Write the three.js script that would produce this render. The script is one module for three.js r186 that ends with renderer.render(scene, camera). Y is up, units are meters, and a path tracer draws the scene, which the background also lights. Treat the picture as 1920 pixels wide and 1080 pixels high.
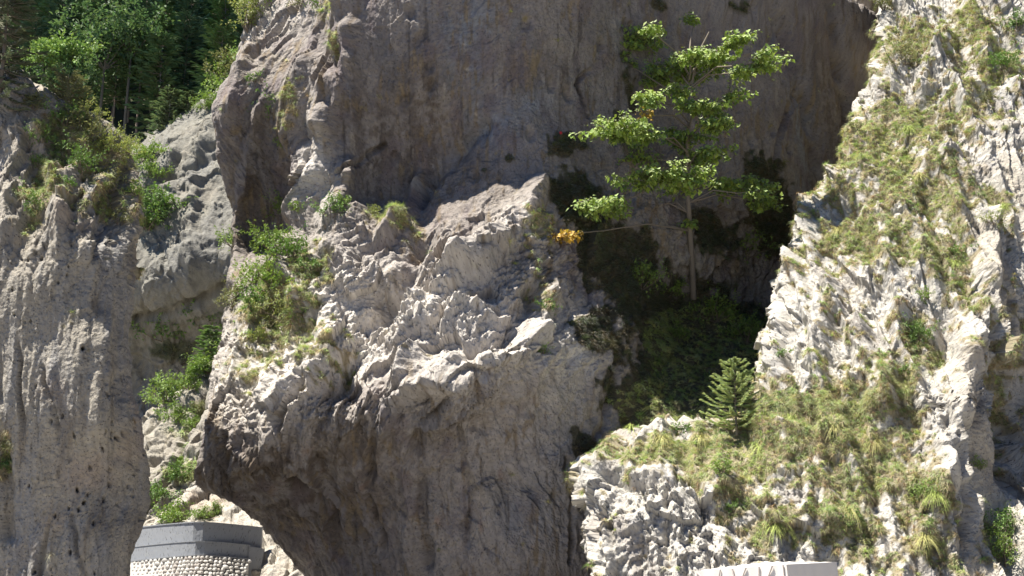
import * as THREE from 'three';
import { Sky } from 'three/addons/objects/Sky.js';
import { mergeGeometries } from 'three/addons/utils/BufferGeometryUtils.js';

// ---------------------------------------------------------------- camera, sky, sun, exposure
const RAD = Math.PI / 180, PITCH = 14 * RAD, EYE = 1.7;
const FPX = 960 / Math.tan(22.5 * RAD);                        // focal length in photograph pixels
const scene = new THREE.Scene();
const camera = new THREE.PerspectiveCamera(2 * Math.atan(540 / FPX) / RAD, 16 / 9, 0.1, 2000);
camera.position.set(0, EYE, 0);
camera.lookAt(0, EYE + Math.sin(PITCH) * 10, -Math.cos(PITCH) * 10);
scene.add(camera);
const SUN = new THREE.Vector3(-0.38, 0.88, 0.13).normalize();
const sky = new Sky(); sky.name = 'sky'; sky.scale.setScalar(1500); sky.userData.kind = 'structure';
sky.material.uniforms.sunPosition.value.copy(SUN);
sky.material.uniforms.turbidity.value = 4;
sky.material.uniforms.rayleigh.value = 0.32;
sky.material.uniforms.mieCoefficient.value = 0.004;
if (sky.material.uniforms.cloudCoverage) sky.material.uniforms.cloudCoverage.value = 0.0;
scene.add(sky);
scene.environmentIntensity = 0.1;
const sun = new THREE.DirectionalLight(new THREE.Color(1, 0.945, 0.83), 5);
sun.position.copy(SUN).multiplyScalar(90).add(new THREE.Vector3(0, 8, -32)); sun.target.position.set(0, 8, -32);
sun.castShadow = true; sun.shadow.mapSize.set(4096, 4096);
Object.assign(sun.shadow.camera, { left: -45, right: 45, top: 45, bottom: -45, near: 1, far: 260 });
scene.add(sun, sun.target);
const renderer = new THREE.WebGLRenderer({ antialias: true });
renderer.setSize(1024, 576);
renderer.toneMapping = THREE.LinearToneMapping;
renderer.toneMappingExposure = 2.5;
renderer.shadowMap.enabled = true;

// ---------------------------------------------------------------- numbers
function rng(seed) { let a = seed >>> 0; return () => { a = (a + 0x6D2B79F5) | 0; let t = Math.imul(a ^ (a >>> 15), 1 | a); t = (t + Math.imul(t ^ (t >>> 7), 61 | t)) ^ t; return ((t ^ (t >>> 14)) >>> 0) / 4294967296; }; }
const PERM = new Uint8Array(512); { const r = rng(7), p = [...Array(256).keys()]; for (let i = 255; i > 0; i--) { const j = Math.floor(r() * (i + 1)); [p[i], p[j]] = [p[j], p[i]]; } for (let i = 0; i < 512; i++) PERM[i] = p[i & 255]; }
const GR = [1,1,0,-1,1,0,1,-1,0,-1,-1,0,1,0,1,-1,0,1,1,0,-1,-1,0,-1,0,1,1,0,-1,1,0,1,-1,0,-1,-1];
function n3(x, y, z) {
  const X = Math.floor(x), Y = Math.floor(y), Z = Math.floor(z); x -= X; y -= Y; z -= Z;
  const u = x * x * x * (x * (x * 6 - 15) + 10), v = y * y * y * (y * (y * 6 - 15) + 10), w = z * z * z * (z * (z * 6 - 15) + 10);
  const a = PERM[X & 255] + (Y & 255), b = PERM[(X + 1) & 255] + (Y & 255), zz = Z & 255;
  const g = (h, x, y, z) => { h = (PERM[h & 511] % 12) * 3; return GR[h] * x + GR[h + 1] * y + GR[h + 2] * z; };
  const AA = PERM[a & 511] + zz, AB = PERM[(a + 1) & 511] + zz, BA = PERM[b & 511] + zz, BB = PERM[(b + 1) & 511] + zz;
  const l = (t, p, q) => p + t * (q - p);
  return l(w, l(v, l(u, g(AA, x, y, z), g(BA, x - 1, y, z)), l(u, g(AB, x, y - 1, z), g(BB, x - 1, y - 1, z))),
    l(v, l(u, g(AA + 1, x, y, z - 1), g(BA + 1, x - 1, y, z - 1)), l(u, g(AB + 1, x, y - 1, z - 1), g(BB + 1, x - 1, y - 1, z - 1))));
}
function fbm(x, y, z, o) { let s = 0, a = 0.5, n = 0; for (let i = 0; i < o; i++) { s += a * n3(x, y, z); n += a; a *= 0.5; x = x * 2.03 + 11.3; y = y * 2.03 + 5.7; z = z * 2.03 + 3.1; } return s / n; }
function ridged(x, y, z, o) { let s = 0, a = 0.5, n = 0, p = 1; for (let i = 0; i < o; i++) { let v = 1 - Math.abs(n3(x, y, z)) * 1.6; v = v < 0 ? 0 : v * v; s += a * v * p; p = Math.min(1, v * 1.4); n += a; a *= 0.5; x = x * 2.1 + 9.2; y = y * 2.1 + 4.4; z = z * 2.1 + 1.3; } return s / n; }
function billow(x, y, z, o) { let s = 0, a = 0.5, n = 0; for (let i = 0; i < o; i++) { s += a * Math.sqrt(Math.abs(n3(x, y, z)) + 0.002); n += a; a *= 0.52; const t = x * 0.86 + y * 0.5; y = (y * 0.86 - x * 0.5) * 2.07 + 5.7; x = t * 2.07 + 11.3; z = z * 2.07 + 3.1; } return s / n; }
function ledges(t, soft) { const f = t - Math.floor(t); return f < 1 - soft ? f / (1 - soft) - 0.5 : 0.5 - (f - 1 + soft) / soft; }
const hash2 = (i, j, k) => { let h = Math.imul(i, 374761393) ^ Math.imul(j, 668265263) ^ Math.imul(k, 2147483647 ^ 0x5bd1e995); h = Math.imul(h ^ (h >>> 13), 1274126177); return ((h ^ (h >>> 16)) >>> 0) / 4294967296; };
const WO = [0, 0, 0, 0, 0];                                          // F1, F2, random number of the cell
function worley(u, v, seed) {
  const I = Math.floor(u), J = Math.floor(v); let f1 = 9, f2 = 9, id = 0, ex = 0, ey = 0;
  for (let j = J - 1; j <= J + 1; j++) for (let i = I - 1; i <= I + 1; i++) {
    const dx = i + hash2(i, j, seed) - u, dy = j + hash2(i, j, seed + 17) - v, d = dx * dx + dy * dy;
    if (d < f1) { f2 = f1; f1 = d; id = hash2(i, j, seed + 31); ex = -dx; ey = -dy; } else if (d < f2) f2 = d;
  }
  WO[0] = Math.sqrt(f1); WO[1] = Math.sqrt(f2); WO[2] = id; WO[3] = ex; WO[4] = ey; return WO;
}
// broken rock: every cell a flat face of its own tilt, mostly turned a little upwards
function facet(u, v, seed, up = 0.5) { worley(u, v, seed); const i = WO[2], a = i * 57.31 % 1, b = i * 131.77 % 1; return (i - 0.5) * 0.7 + (a - 0.5) * 1.9 * WO[3] + ((b - 0.5) * 1.9 - up) * WO[4]; }
const sst = (a, b, x) => { const t = Math.min(1, Math.max(0, (x - a) / (b - a))); return t * t * (3 - 2 * t); };
const mix = (a, b, t) => a + (b - a) * t;
const clamp = (x, a, b) => Math.min(b, Math.max(a, x));

// a direction in the photograph and a distance d (metres along -z) give a point in the place, and back
const cP = Math.cos(PITCH), sP = Math.sin(PITCH);
function U(px, py, d) { const a = (px - 960) / FPX, b = (540 - py) / FPX, t = d / (cP - b * sP); return [a * t, EYE + (b * cP + sP) * t, -d]; }
function toPix(x, y, z) { y -= EYE; const q = y * sP - z * cP; return [960 + FPX * x / q, 540 - FPX * (y * cP + z * sP) / q, q]; }

// smooth surface through scattered control points (thin plate)
function plate(pts, lam = 1e-4) {
  const n = pts.length, N = n + 3, A = [];
  const phi = r2 => r2 < 1e-12 ? 0 : 0.5 * r2 * Math.log(r2);
  for (let i = 0; i < n; i++) { const r = new Float64Array(N + 1); for (let j = 0; j < n; j++) { const dx = pts[i][0] - pts[j][0], dy = pts[i][1] - pts[j][1]; r[j] = phi(dx * dx + dy * dy); } r[i] += lam * 10; r[n] = 1; r[n + 1] = pts[i][0]; r[n + 2] = pts[i][1]; r[N] = pts[i][2]; A.push(r); }
  for (let k = 0; k < 3; k++) { const r = new Float64Array(N + 1); for (let j = 0; j < n; j++) r[j] = k ? pts[j][k - 1] : 1; A.push(r); }
  for (let i = 0; i < N; i++) {
    let p = i; for (let j = i + 1; j < N; j++) if (Math.abs(A[j][i]) > Math.abs(A[p][i])) p = j; [A[i], A[p]] = [A[p], A[i]];
    for (let j = i + 1; j < N; j++) { const f = A[j][i] / A[i][i]; if (f) for (let k = i; k <= N; k++) A[j][k] -= f * A[i][k]; }
  }
  const w = new Float64Array(N);
  for (let i = N - 1; i >= 0; i--) { let s = A[i][N]; for (let k = i + 1; k < N; k++) s -= A[i][k] * w[k]; w[i] = s / A[i][i]; }
  return (x, y) => { let s = w[n] + w[n + 1] * x + w[n + 2] * y; for (let i = 0; i < n; i++) { const dx = x - pts[i][0], dy = y - pts[i][1]; s += w[i] * phi(dx * dx + dy * dy); } return s; };
}

// ---------------------------------------------------------------- names and notes
const used = {};
function numbered(name) { const k = used[name] = (used[name] ?? -1) + 1; return k ? `${name}_${String(k).padStart(3, '0')}` : name; }
function tag(o, label, category, group, kind) { o.userData.label = label; o.userData.category = category; if (group) o.userData.group = group; if (kind) o.userData.kind = kind; return o; }
function shadows(o) { o.traverse(m => { if (m.isMesh) { m.castShadow = true; m.receiveShadow = true; } }); return o; }
function base(name, p, turn = 0) { const g = new THREE.Group(); g.name = numbered(name); g.position.set(...p); g.rotation.y = turn; scene.add(g); return g; }
function part(name, geo, mat, parent) { const m = new THREE.Mesh(geo, mat); m.name = name; m.castShadow = m.receiveShadow = true; parent.add(m); return m; }

// ---------------------------------------------------------------- rock masses
function polyX(line) {                                        // x of a silhouette at a height y
  const p = line.map(([px, py, d]) => U(px, py, d)).sort((a, b) => a[1] - b[1]);
  return y => { if (y <= p[0][1]) return p[0][0]; for (let i = 1; i < p.length; i++) if (y <= p[i][1]) { const t = (y - p[i - 1][1]) / (p[i][1] - p[i - 1][1] || 1e-6); return mix(p[i - 1][0], p[i][0], t); } return p.at(-1)[0]; };
}
class Mass {
  constructor(o) {
    this.o = o;
    const pts = o.ctrl.map(([px, py, d]) => { const p = U(px, py, d); return [p[0], p[1], d]; });
    const f = plate(pts);
    const xs = pts.map(p => p[0]), ys = pts.map(p => p[1]);
    this.bb = [Math.min(...xs), Math.max(...xs), Math.min(...ys), Math.max(...ys)];
    const c = o.cell ?? 0.15, nx = Math.ceil((this.bb[1] - this.bb[0]) / c) + 2, ny = Math.ceil((this.bb[3] - this.bb[2]) / c) + 2;
    const g = new Float32Array(nx * ny); for (let j = 0; j < ny; j++) for (let i = 0; i < nx; i++) g[j * nx + i] = f(this.bb[0] + i * c, this.bb[2] + j * c);
    this.D = (x, y) => { const u = clamp((x - this.bb[0]) / c, 0, nx - 1.01), v = clamp((y - this.bb[2]) / c, 0, ny - 1.01), i = Math.floor(u), j = Math.floor(v), a = u - i, b = v - j, k = j * nx + i; return mix(mix(g[k], g[k + 1], a), mix(g[k + nx], g[k + nx + 1], a), b); };
  }
  xy(px, py) { let d = this.o.ctrl[0][2], p; for (let k = 0; k < 8; k++) { p = U(px, py, d); d = mix(d, this.D(p[0], p[1]), 0.7); } return [p[0], p[1], d]; }
  blobs(list) {                                               // soft patches at places on the rock
    const b = list.map(([px, py, rx, ry, rot, v]) => { const [x, y, d] = this.xy(px, py), s = d / FPX; return [x, y, 1 / (rx * s), 1 / (ry * s), Math.cos(-rot * RAD), Math.sin(-rot * RAD), v]; });
    return (x, y) => { let s = 0; for (const q of b) { const dx = x - q[0], dy = y - q[1]; if (Math.abs(dx) * Math.min(q[2], q[3]) > 2.2 || Math.abs(dy) * Math.min(q[2], q[3]) > 2.2) continue; const u = (dx * q[4] - dy * q[5]) * q[2], w = (dx * q[5] + dy * q[4]) * q[3]; s += q[6] * Math.exp(-(u * u + w * w)); } return s; };
  }
  ridges(list) {                                              // ribs (height > 0) and clefts (< 0) along lines: [points, half width, height, sharp]
    const L = list.map(([pts, w, h, sharp]) => { const q = pts.map(p => this.xy(...p)); const W = w * q[0][2] / FPX; return { q, W, h, sharp, x0: Math.min(...q.map(p => p[0])) - 2.5 * W, x1: Math.max(...q.map(p => p[0])) + 2.5 * W, y0: Math.min(...q.map(p => p[1])) - 2.5 * W, y1: Math.max(...q.map(p => p[1])) + 2.5 * W }; });
    const o = this.o; return (x, y) => { const wx = 0.16 * fbm(x * 1.7, y * 1.7, 3.3, 3), wy = 0.16 * fbm(x * 1.7 + 8, y * 1.7, 6.1, 3), am = 0.75 + 0.9 * n3(x * 1.3, y * 1.3, 7.7), W0 = o.warp ?? 1; x += wx * W0; y += wy * W0; let s = 0; for (const r of L) { if (x < r.x0 || x > r.x1 || y < r.y0 || y > r.y1) continue; let m = 1e9; for (let i = 1; i < r.q.length; i++) { const a = r.q[i - 1], b = r.q[i], ex = b[0] - a[0], ey = b[1] - a[1], t = clamp(((x - a[0]) * ex + (y - a[1]) * ey) / (ex * ex + ey * ey), 0, 1), dx = x - a[0] - ex * t, dy = y - a[1] - ey * t; m = Math.min(m, dx * dx + dy * dy); } m = Math.sqrt(m) / r.W; s += r.h * (r.sharp ? Math.max(0, 1 - m) : Math.exp(-m * m)); } return s * Math.max(0.15, am); };
  }
  build(disp, paint) {
    const o = this.o, yb = o.y0, yt = o.y1, rows = [], cols = [];
    for (let y = yb; y < o.yd0; y += o.step * 5) rows.push([y, 0]);
    for (let y = o.yd0; y < o.yd1; y += o.step) rows.push([y, 0]);
    for (let y = o.yd1, s = o.step; y < yt; y += (s = Math.min(s * 1.25, 0.25))) rows.push([y, 0]);
    for (let a = 0.1, s = 0.15; a < (o.capDepth ?? 8); a += (s *= 1.3)) rows.push([yt + 0.25 * Math.min(a, 1.5), a]);
    const wl = [], wr = [];
    for (let a = o.step, s = o.step * 1.2; a < (o.back ?? 6); a += (s = Math.min(s * 1.12, 0.5))) { wl.unshift(a); wr.push(a); }
    const ext = []; for (let a = 0.06, s = 0.07; a < 9; a += (s = Math.min(s * 1.2, 0.3))) ext.push(a);
    if (o.wrapL !== false) for (const a of wl) cols.push([0, a]); else for (const a of ext.slice().reverse()) cols.push([0, -a]);
    for (let i = 0; i <= o.nc; i++) cols.push([i / o.nc, 0]);
    if (o.wrapR !== false) for (const a of wr) cols.push([1, a]); else for (const a of ext) cols.push([1, -a]);
    const xl = polyX(o.left), xr = polyX(o.right), nr = rows.length, nc = cols.length, n = nr * nc;
    const P = new Float32Array(n * 3), Uv = new Float32Array(n * 2), Nn = new Float32Array(n * 3);
    const er = o.edge ?? 0.8;
    for (let j = 0; j < nr; j++) {
      const [y, rb] = rows[j], l0 = xl(y), r0 = xr(y);
      const wob = (o.wobble ?? 0.1);
      const l = l0 + wob * fbm(3.3, y * 1.1, 0.5, 4) * 2, r = r0 + wob * fbm(9.1, y * 1.1, 4.5, 4) * 2;
      for (let i = 0; i < nc; i++) {
        const [t, a] = cols[i], k = j * nc + i; let x = mix(l, r, t), d = this.D(x, y), u = x;
        if (o.wrapL !== false) { const s = x - l; if (s < er) d += er * (1 - Math.sqrt(Math.max(0, 1 - ((er - s) / er) ** 2))); }
        if (o.wrapR !== false) { const s = r - x; if (s < er) d += er * (1 - Math.sqrt(Math.max(0, 1 - ((er - s) / er) ** 2))); }
        if (a < 0) { x += t === 0 ? a : -a; d -= 0.15 * a; } else if (a) { const inw = (o.inward ?? 0.12) * a; if (t === 0) { x += inw; u = l - a; } else { x -= inw; u = r + a; } d += a; }
        d += rb; P[k * 3] = x; P[k * 3 + 1] = y; P[k * 3 + 2] = -d; Uv[k * 2] = u; Uv[k * 2 + 1] = y + rb;
      }
    }
    for (let j = 0; j < nr; j++) for (let i = 0; i < nc; i++) {
      const a = (j * nc + Math.max(0, i - 1)) * 3, b = (j * nc + Math.min(nc - 1, i + 1)) * 3, c = (Math.max(0, j - 1) * nc + i) * 3, e = (Math.min(nr - 1, j + 1) * nc + i) * 3, k = (j * nc + i) * 3;
      const ux = P[b] - P[a], uy = P[b + 1] - P[a + 1], uz = P[b + 2] - P[a + 2], vx = P[e] - P[c], vy = P[e + 1] - P[c + 1], vz = P[e + 2] - P[c + 2];
      let x = uy * vz - uz * vy, y = uz * vx - ux * vz, z = ux * vy - uy * vx; const m = Math.hypot(x, y, z) || 1; Nn[k] = x / m; Nn[k + 1] = y / m; Nn[k + 2] = z / m;
    }
    { // lengths measured along the rock, so that its grain keeps its size on steep faces
      const mc = nc >> 1, mr = nr >> 1;
      for (let j = 0; j < nr; j++) { const at = i => (j * nc + i) * 3, len = (a, b) => Math.hypot(P[a] - P[b], P[a + 2] - P[b + 2]); Uv[(j * nc + mc) * 2] = P[at(mc)]; for (let i = mc + 1; i < nc; i++) Uv[(j * nc + i) * 2] = Uv[(j * nc + i - 1) * 2] + len(at(i), at(i - 1)); for (let i = mc - 1; i >= 0; i--) Uv[(j * nc + i) * 2] = Uv[(j * nc + i + 1) * 2] - len(at(i), at(i + 1)); }
      for (let i = 0; i < nc; i++) { const at = j => (j * nc + i) * 3, len = (a, b) => Math.hypot(P[a + 1] - P[b + 1], P[a + 2] - P[b + 2]); Uv[(mr * nc + i) * 2 + 1] = P[at(mr) + 1]; for (let j = mr + 1; j < nr; j++) Uv[(j * nc + i) * 2 + 1] = Uv[((j - 1) * nc + i) * 2 + 1] + len(at(j), at(j - 1)); for (let j = mr - 1; j >= 0; j--) Uv[(j * nc + i) * 2 + 1] = Uv[((j + 1) * nc + i) * 2 + 1] - len(at(j), at(j + 1)); }
    }
    const Q = new Float32Array(n * 3), C = new Float32Array(n * 3), G = new Float32Array(n), out = { h: 0, sx: 0, sy: 0, r: 0, g: 0, b: 0, grass: 0 };
    for (let k = 0; k < n; k++) {
      const x = P[k * 3], y = P[k * 3 + 1], z = P[k * 3 + 2], u = Uv[k * 2], v = Uv[k * 2 + 1];
      out.sx = out.sy = out.grass = 0; disp(x, y, z, u, v, out); paint(x, y, z, u, v, out);
      const h = out.h; Q[k * 3] = x + Nn[k * 3] * h + out.sx; Q[k * 3 + 1] = y + Nn[k * 3 + 1] * h + out.sy; Q[k * 3 + 2] = z + Nn[k * 3 + 2] * h;
      C[k * 3] = out.r; C[k * 3 + 1] = out.g; C[k * 3 + 2] = out.b; G[k] = out.grass;
    }
    const idx = new Uint32Array((nr - 1) * (nc - 1) * 6); let q = 0;
    for (let j = 0; j < nr - 1; j++) for (let i = 0; i < nc - 1; i++) { const a = j * nc + i, b = a + 1, c = a + nc, e = c + 1; if ((i + j) & 1) { idx[q++] = a; idx[q++] = b; idx[q++] = e; idx[q++] = a; idx[q++] = e; idx[q++] = c; } else { idx[q++] = a; idx[q++] = b; idx[q++] = c; idx[q++] = b; idx[q++] = e; idx[q++] = c; } }
    const geo = new THREE.BufferGeometry();
    geo.setAttribute('position', new THREE.BufferAttribute(Q, 3)); geo.setAttribute('color', new THREE.BufferAttribute(C, 3)); geo.setAttribute('uv', new THREE.BufferAttribute(Uv, 2)); geo.setIndex(new THREE.BufferAttribute(idx, 1)); geo.computeVertexNormals();
    const mesh = new THREE.Mesh(geo, o.mat); mesh.name = o.name; mesh.castShadow = mesh.receiveShadow = true; mesh.userData.kind = 'structure'; mesh.userData.label = o.label; scene.add(mesh);
    this.Q = Q; this.N = geo.attributes.normal.array; this.G = G; this.n = n; this.base = Nn; this.nc = nc; this.rows = rows; this.cols = cols;
    this.buckets = new Map();
    for (let k = 0; k < n; k++) { const p = toPix(Q[k * 3], Q[k * 3 + 1], Q[k * 3 + 2]), key = Math.floor(p[0] / 5) * 4096 + Math.floor(p[1] / 5), b = this.buckets.get(key); if (b === undefined || -Q[k * 3 + 2] < -Q[b * 3 + 2]) this.buckets.set(key, k); }
    return mesh;
  }
  at(px, py) {                                                // the point of the rock seen there, and the way it faces
    let best = -1, bd = 1e9; const I = Math.floor(px / 5), J = Math.floor(py / 5);
    for (let r = 0; r < 12 && best < 0; r++) for (let j = -r; j <= r; j++) for (let i = -r; i <= r; i++) { if (Math.max(Math.abs(i), Math.abs(j)) !== r) continue; const k = this.buckets.get((I + i) * 4096 + J + j); if (k !== undefined && -this.Q[k * 3 + 2] < bd) { bd = -this.Q[k * 3 + 2]; best = k; } }
    if (best < 0) { const p = this.xy(px, py); return { p: [p[0], p[1], -p[2]], n: [0, 0.3, 0.95] }; }
    const k = best * 3; return { p: [this.Q[k], this.Q[k + 1], this.Q[k + 2]], n: [this.base[k], this.base[k + 1], this.base[k + 2]] };
  }
}
// grain of the limestone: fine relief, dark specks painted for lichen and for shade in small holes, 2.4 m of rock to a side
const grain = (() => {
  const N = 1024, H = new Uint8Array(N * N * 4), C = new Uint8Array(N * N * 4);
  for (let j = 0; j < N; j++) for (let i = 0; i < N; i++) {
    const x = i / N * 24, y = j / N * 24, k = (j * N + i) * 4, w = 0.35 * n3(x * 0.7, y * 0.7, 2);
    let h = 0.5 + 0.42 * fbm(x * 0.8, y * 0.8, 1, 5) + 0.2 * facet(x * 0.75 + w, y * 0.6 + w, 101, 0.2) + 0.13 * facet(x * 1.9 - w, y * 1.5, 102, 0.2) - 0.2 * (ridged(x * 0.5, y * 0.3, 7, 3) > 0.78 ? 1 : 0) * sst(0, 0.3, n3(x * 0.3, y * 0.3, 9));
    worley(x * 1.3 + w, y * 1.0, 103); if (WO[2] < 0.16) h -= 0.45 * (1 - sst(0.08, 0.12 + WO[2], WO[0]));
    const sp = sst(0.22, 0.42, fbm(x * 2.6, y * 2.2, 5, 3)), pl = sst(0.2, 0.45, fbm(x * 1.1, y * 1.1, 15, 4)), c = 235 * (1 - 0.42 * sp) + 18 * pl;
    H[k] = H[k + 1] = H[k + 2] = 255 * clamp(h, 0, 1); H[k + 3] = C[k + 3] = 255; C[k] = clamp(c, 0, 255); C[k + 1] = clamp(c * (1 - 0.012 * sp), 0, 255); C[k + 2] = clamp(c * (1 - 0.035 * pl), 0, 255);
  }
  const tex = (d, srgb) => { const t = new THREE.DataTexture(d, N, N); t.wrapS = t.wrapT = THREE.MirroredRepeatWrapping; t.magFilter = t.minFilter = THREE.LinearFilter; t.repeat.set(1 / 2.4, 1 / 2.4); if (srgb) t.colorSpace = THREE.SRGBColorSpace; t.needsUpdate = true; return t; };
  return { bump: tex(H), color: tex(C, true) };
})();
const rockMat = new THREE.MeshStandardMaterial({ vertexColors: true, roughness: 0.96, metalness: 0, map: grain.color, bumpMap: grain.bump, bumpScale: 0.07 });
const set = (o, c) => { o.r = c[0]; o.g = c[1]; o.b = c[2]; };
const blend = (o, c, t) => { if (t <= 0) return; t = Math.min(t, 1); o.r = mix(o.r, c[0], t); o.g = mix(o.g, c[1], t); o.b = mix(o.b, c[2], t); };
const gain = (o, f) => { o.r *= f; o.g *= f; o.b *= f; };

// ---------------------------------------------------------------- the great wall with its bulge and the overhang above the road
const yAt = (py, d) => U(960, py, d)[1];
const ROCK = [0.40, 0.375, 0.345], PINK = [0.27, 0.235, 0.212], BROWN = [0.10, 0.07, 0.048], BLUE = [0.24, 0.245, 0.265], OCHRE = [0.27, 0.205, 0.13], PALE = [0.5, 0.48, 0.45], MOSS_SHADE = [0.075, 0.065, 0.033], SOIL = [0.26, 0.215, 0.12], RUST = [0.27, 0.165, 0.12];
const wall = new Mass({
  name: 'rock_wall', label: 'tall overhanging limestone wall with a bulging sunlit nose above the road', mat: rockMat,
  ctrl: [
    // upper left shoulder, turning away to the left
    [470, -250, 38], [640, -250, 34.5], [455, -60, 37], [560, -60, 36], [640, -60, 34.2], [480, 30, 36.6], [560, 40, 35.6], [640, 60, 33.9], [455, 110, 35.4], [540, 120, 34.9], [620, 170, 33.8],
    // shaded face under the shoulder
    [420, 210, 34.6], [480, 220, 34.6], [540, 220, 34.5], [430, 340, 35.6], [500, 340, 35.8], [545, 350, 35.4], [600, 300, 34.3], [440, 460, 36.2], [505, 450, 36.3], [540, 450, 35.6], [580, 420, 34.1],
    // smooth streaked upper wall
    [700, -250, 32.2], [850, -250, 31.8], [1000, -250, 32.3], [1150, -250, 34], [1350, -250, 37.6], [1550, -250, 41.5], [1700, -250, 44.5],
    [700, 0, 33], [850, 0, 32.8], [1000, 0, 33.2], [1150, 0, 34.6], [1350, 0, 37.8], [1550, 0, 41.6], [1700, 0, 44.5],
    [680, 170, 33.7], [800, 180, 33.6], [950, 170, 33.7], [1100, 200, 34.9], [1250, 200, 36.6], [1400, 200, 38.8], [1560, 200, 41.9], [1700, 200, 44.5],
    [660, 330, 34.2], [730, 370, 34.9], [850, 270, 34.5], [790, 320, 34.9], [760, 230, 34.2], [930, 250, 33.8], [1010, 300, 33.7],
    [1120, 330, 34.9], [1250, 350, 36.5], [1400, 340, 38.6], [1550, 350, 41.8],
    // sunlit plant slope at the left
    [440, 560, 33.8], [520, 520, 33.4], [600, 480, 33.0], [660, 430, 33.3], [440, 650, 32.7], [520, 620, 32.4], [600, 580, 32.0], [680, 500, 32.3], [400, 760, 32.1], [470, 740, 31.6], [540, 700, 31.2], [620, 680, 31.0],
    // bulge
    [740, 420, 33.4], [820, 420, 33.2], [900, 400, 33.1], [980, 400, 32.8], [750, 520, 32.2], [830, 520, 32.0], [920, 500, 31.9], [1000, 480, 32.5],
    [700, 600, 31.9], [780, 620, 31.1], [860, 610, 30.9], [950, 600, 31.1], [1020, 570, 32.1], [730, 700, 30.9], [820, 690, 30.3], [900, 700, 30.0], [980, 680, 30.5], [1030, 640, 31.5],
    // lip and undercut
    [400, 840, 32.0], [470, 840, 31.3], [540, 820, 30.9], [620, 790, 30.8], [700, 780, 30.7], [780, 770, 30.5], [860, 770, 30.6], [950, 750, 30.9], [1040, 740, 31.7], [1120, 700, 32.5],
    [400, 900, 32.6], [470, 910, 32.3], [560, 900, 32.1], [650, 880, 31.9], [750, 870, 31.6], [850, 860, 31.5], [950, 850, 31.7], [1050, 850, 32.1], [1120, 830, 32.4],
    [560, 990, 34.2], [650, 980, 33.1], [750, 970, 32.4], [850, 960, 32.0], [950, 960, 32.0], [1060, 960, 32.3], [1150, 950, 32.6],
    [590, 1080, 35.6], [680, 1080, 34.0], [780, 1080, 32.9], [900, 1080, 32.3], [1050, 1080, 32.4], [1200, 1080, 33.0], [620, 1180, 36], [900, 1180, 33.5], [1200, 1180, 33.5],
    // right flank and the dark hollow behind the ledge
    [1090, 560, 33.0], [1090, 430, 33.8], [1170, 480, 35.1], [1170, 600, 33.8], [1190, 700, 33.6], [1180, 790, 33.2], [1250, 470, 36.2], [1330, 480, 37.6], [1430, 470, 39.6],
    [1260, 560, 37.6], [1340, 580, 38.2], [1430, 580, 39.2], [1260, 660, 36.4], [1340, 670, 36.6], [1430, 660, 37], [1260, 740, 34.4], [1340, 750, 34.2], [1430, 740, 34.4], [1260, 820, 32.6], [1340, 830, 32.4], [1450, 820, 32.6], [1300, 950, 32.2], [1550, 700, 37], [1550, 560, 40], [1500, 950, 32.5],
  ],
  left: [[480, -280, 38.6], [472, -60, 37.8], [470, 40, 37.6], [452, 110, 36.8], [420, 200, 36.2], [412, 260, 36], [422, 330, 36.2], [436, 400, 36.3], [428, 470, 36.1], [430, 520, 34.8], [418, 580, 34.2], [405, 680, 33.4], [388, 780, 32.9], [372, 860, 32.7], [370, 890, 33.0], [392, 915, 33.3], [440, 936, 33.6], [490, 975, 34.6], [530, 1020, 35.6], [565, 1072, 36.4], [575, 1100, 36.8]],
  right: [[1700, -280, 44], [1700, 100, 44], [1640, 420, 41], [1600, 560, 40], [1560, 700, 36], [1540, 1100, 33]],
  y0: -0.6, y1: 23.5, yd0: 2.0, yd1: 19.6, step: 0.03, nc: 760, back: 7, edge: 0.6, capDepth: 9, wobble: 0.14,
});
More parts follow.
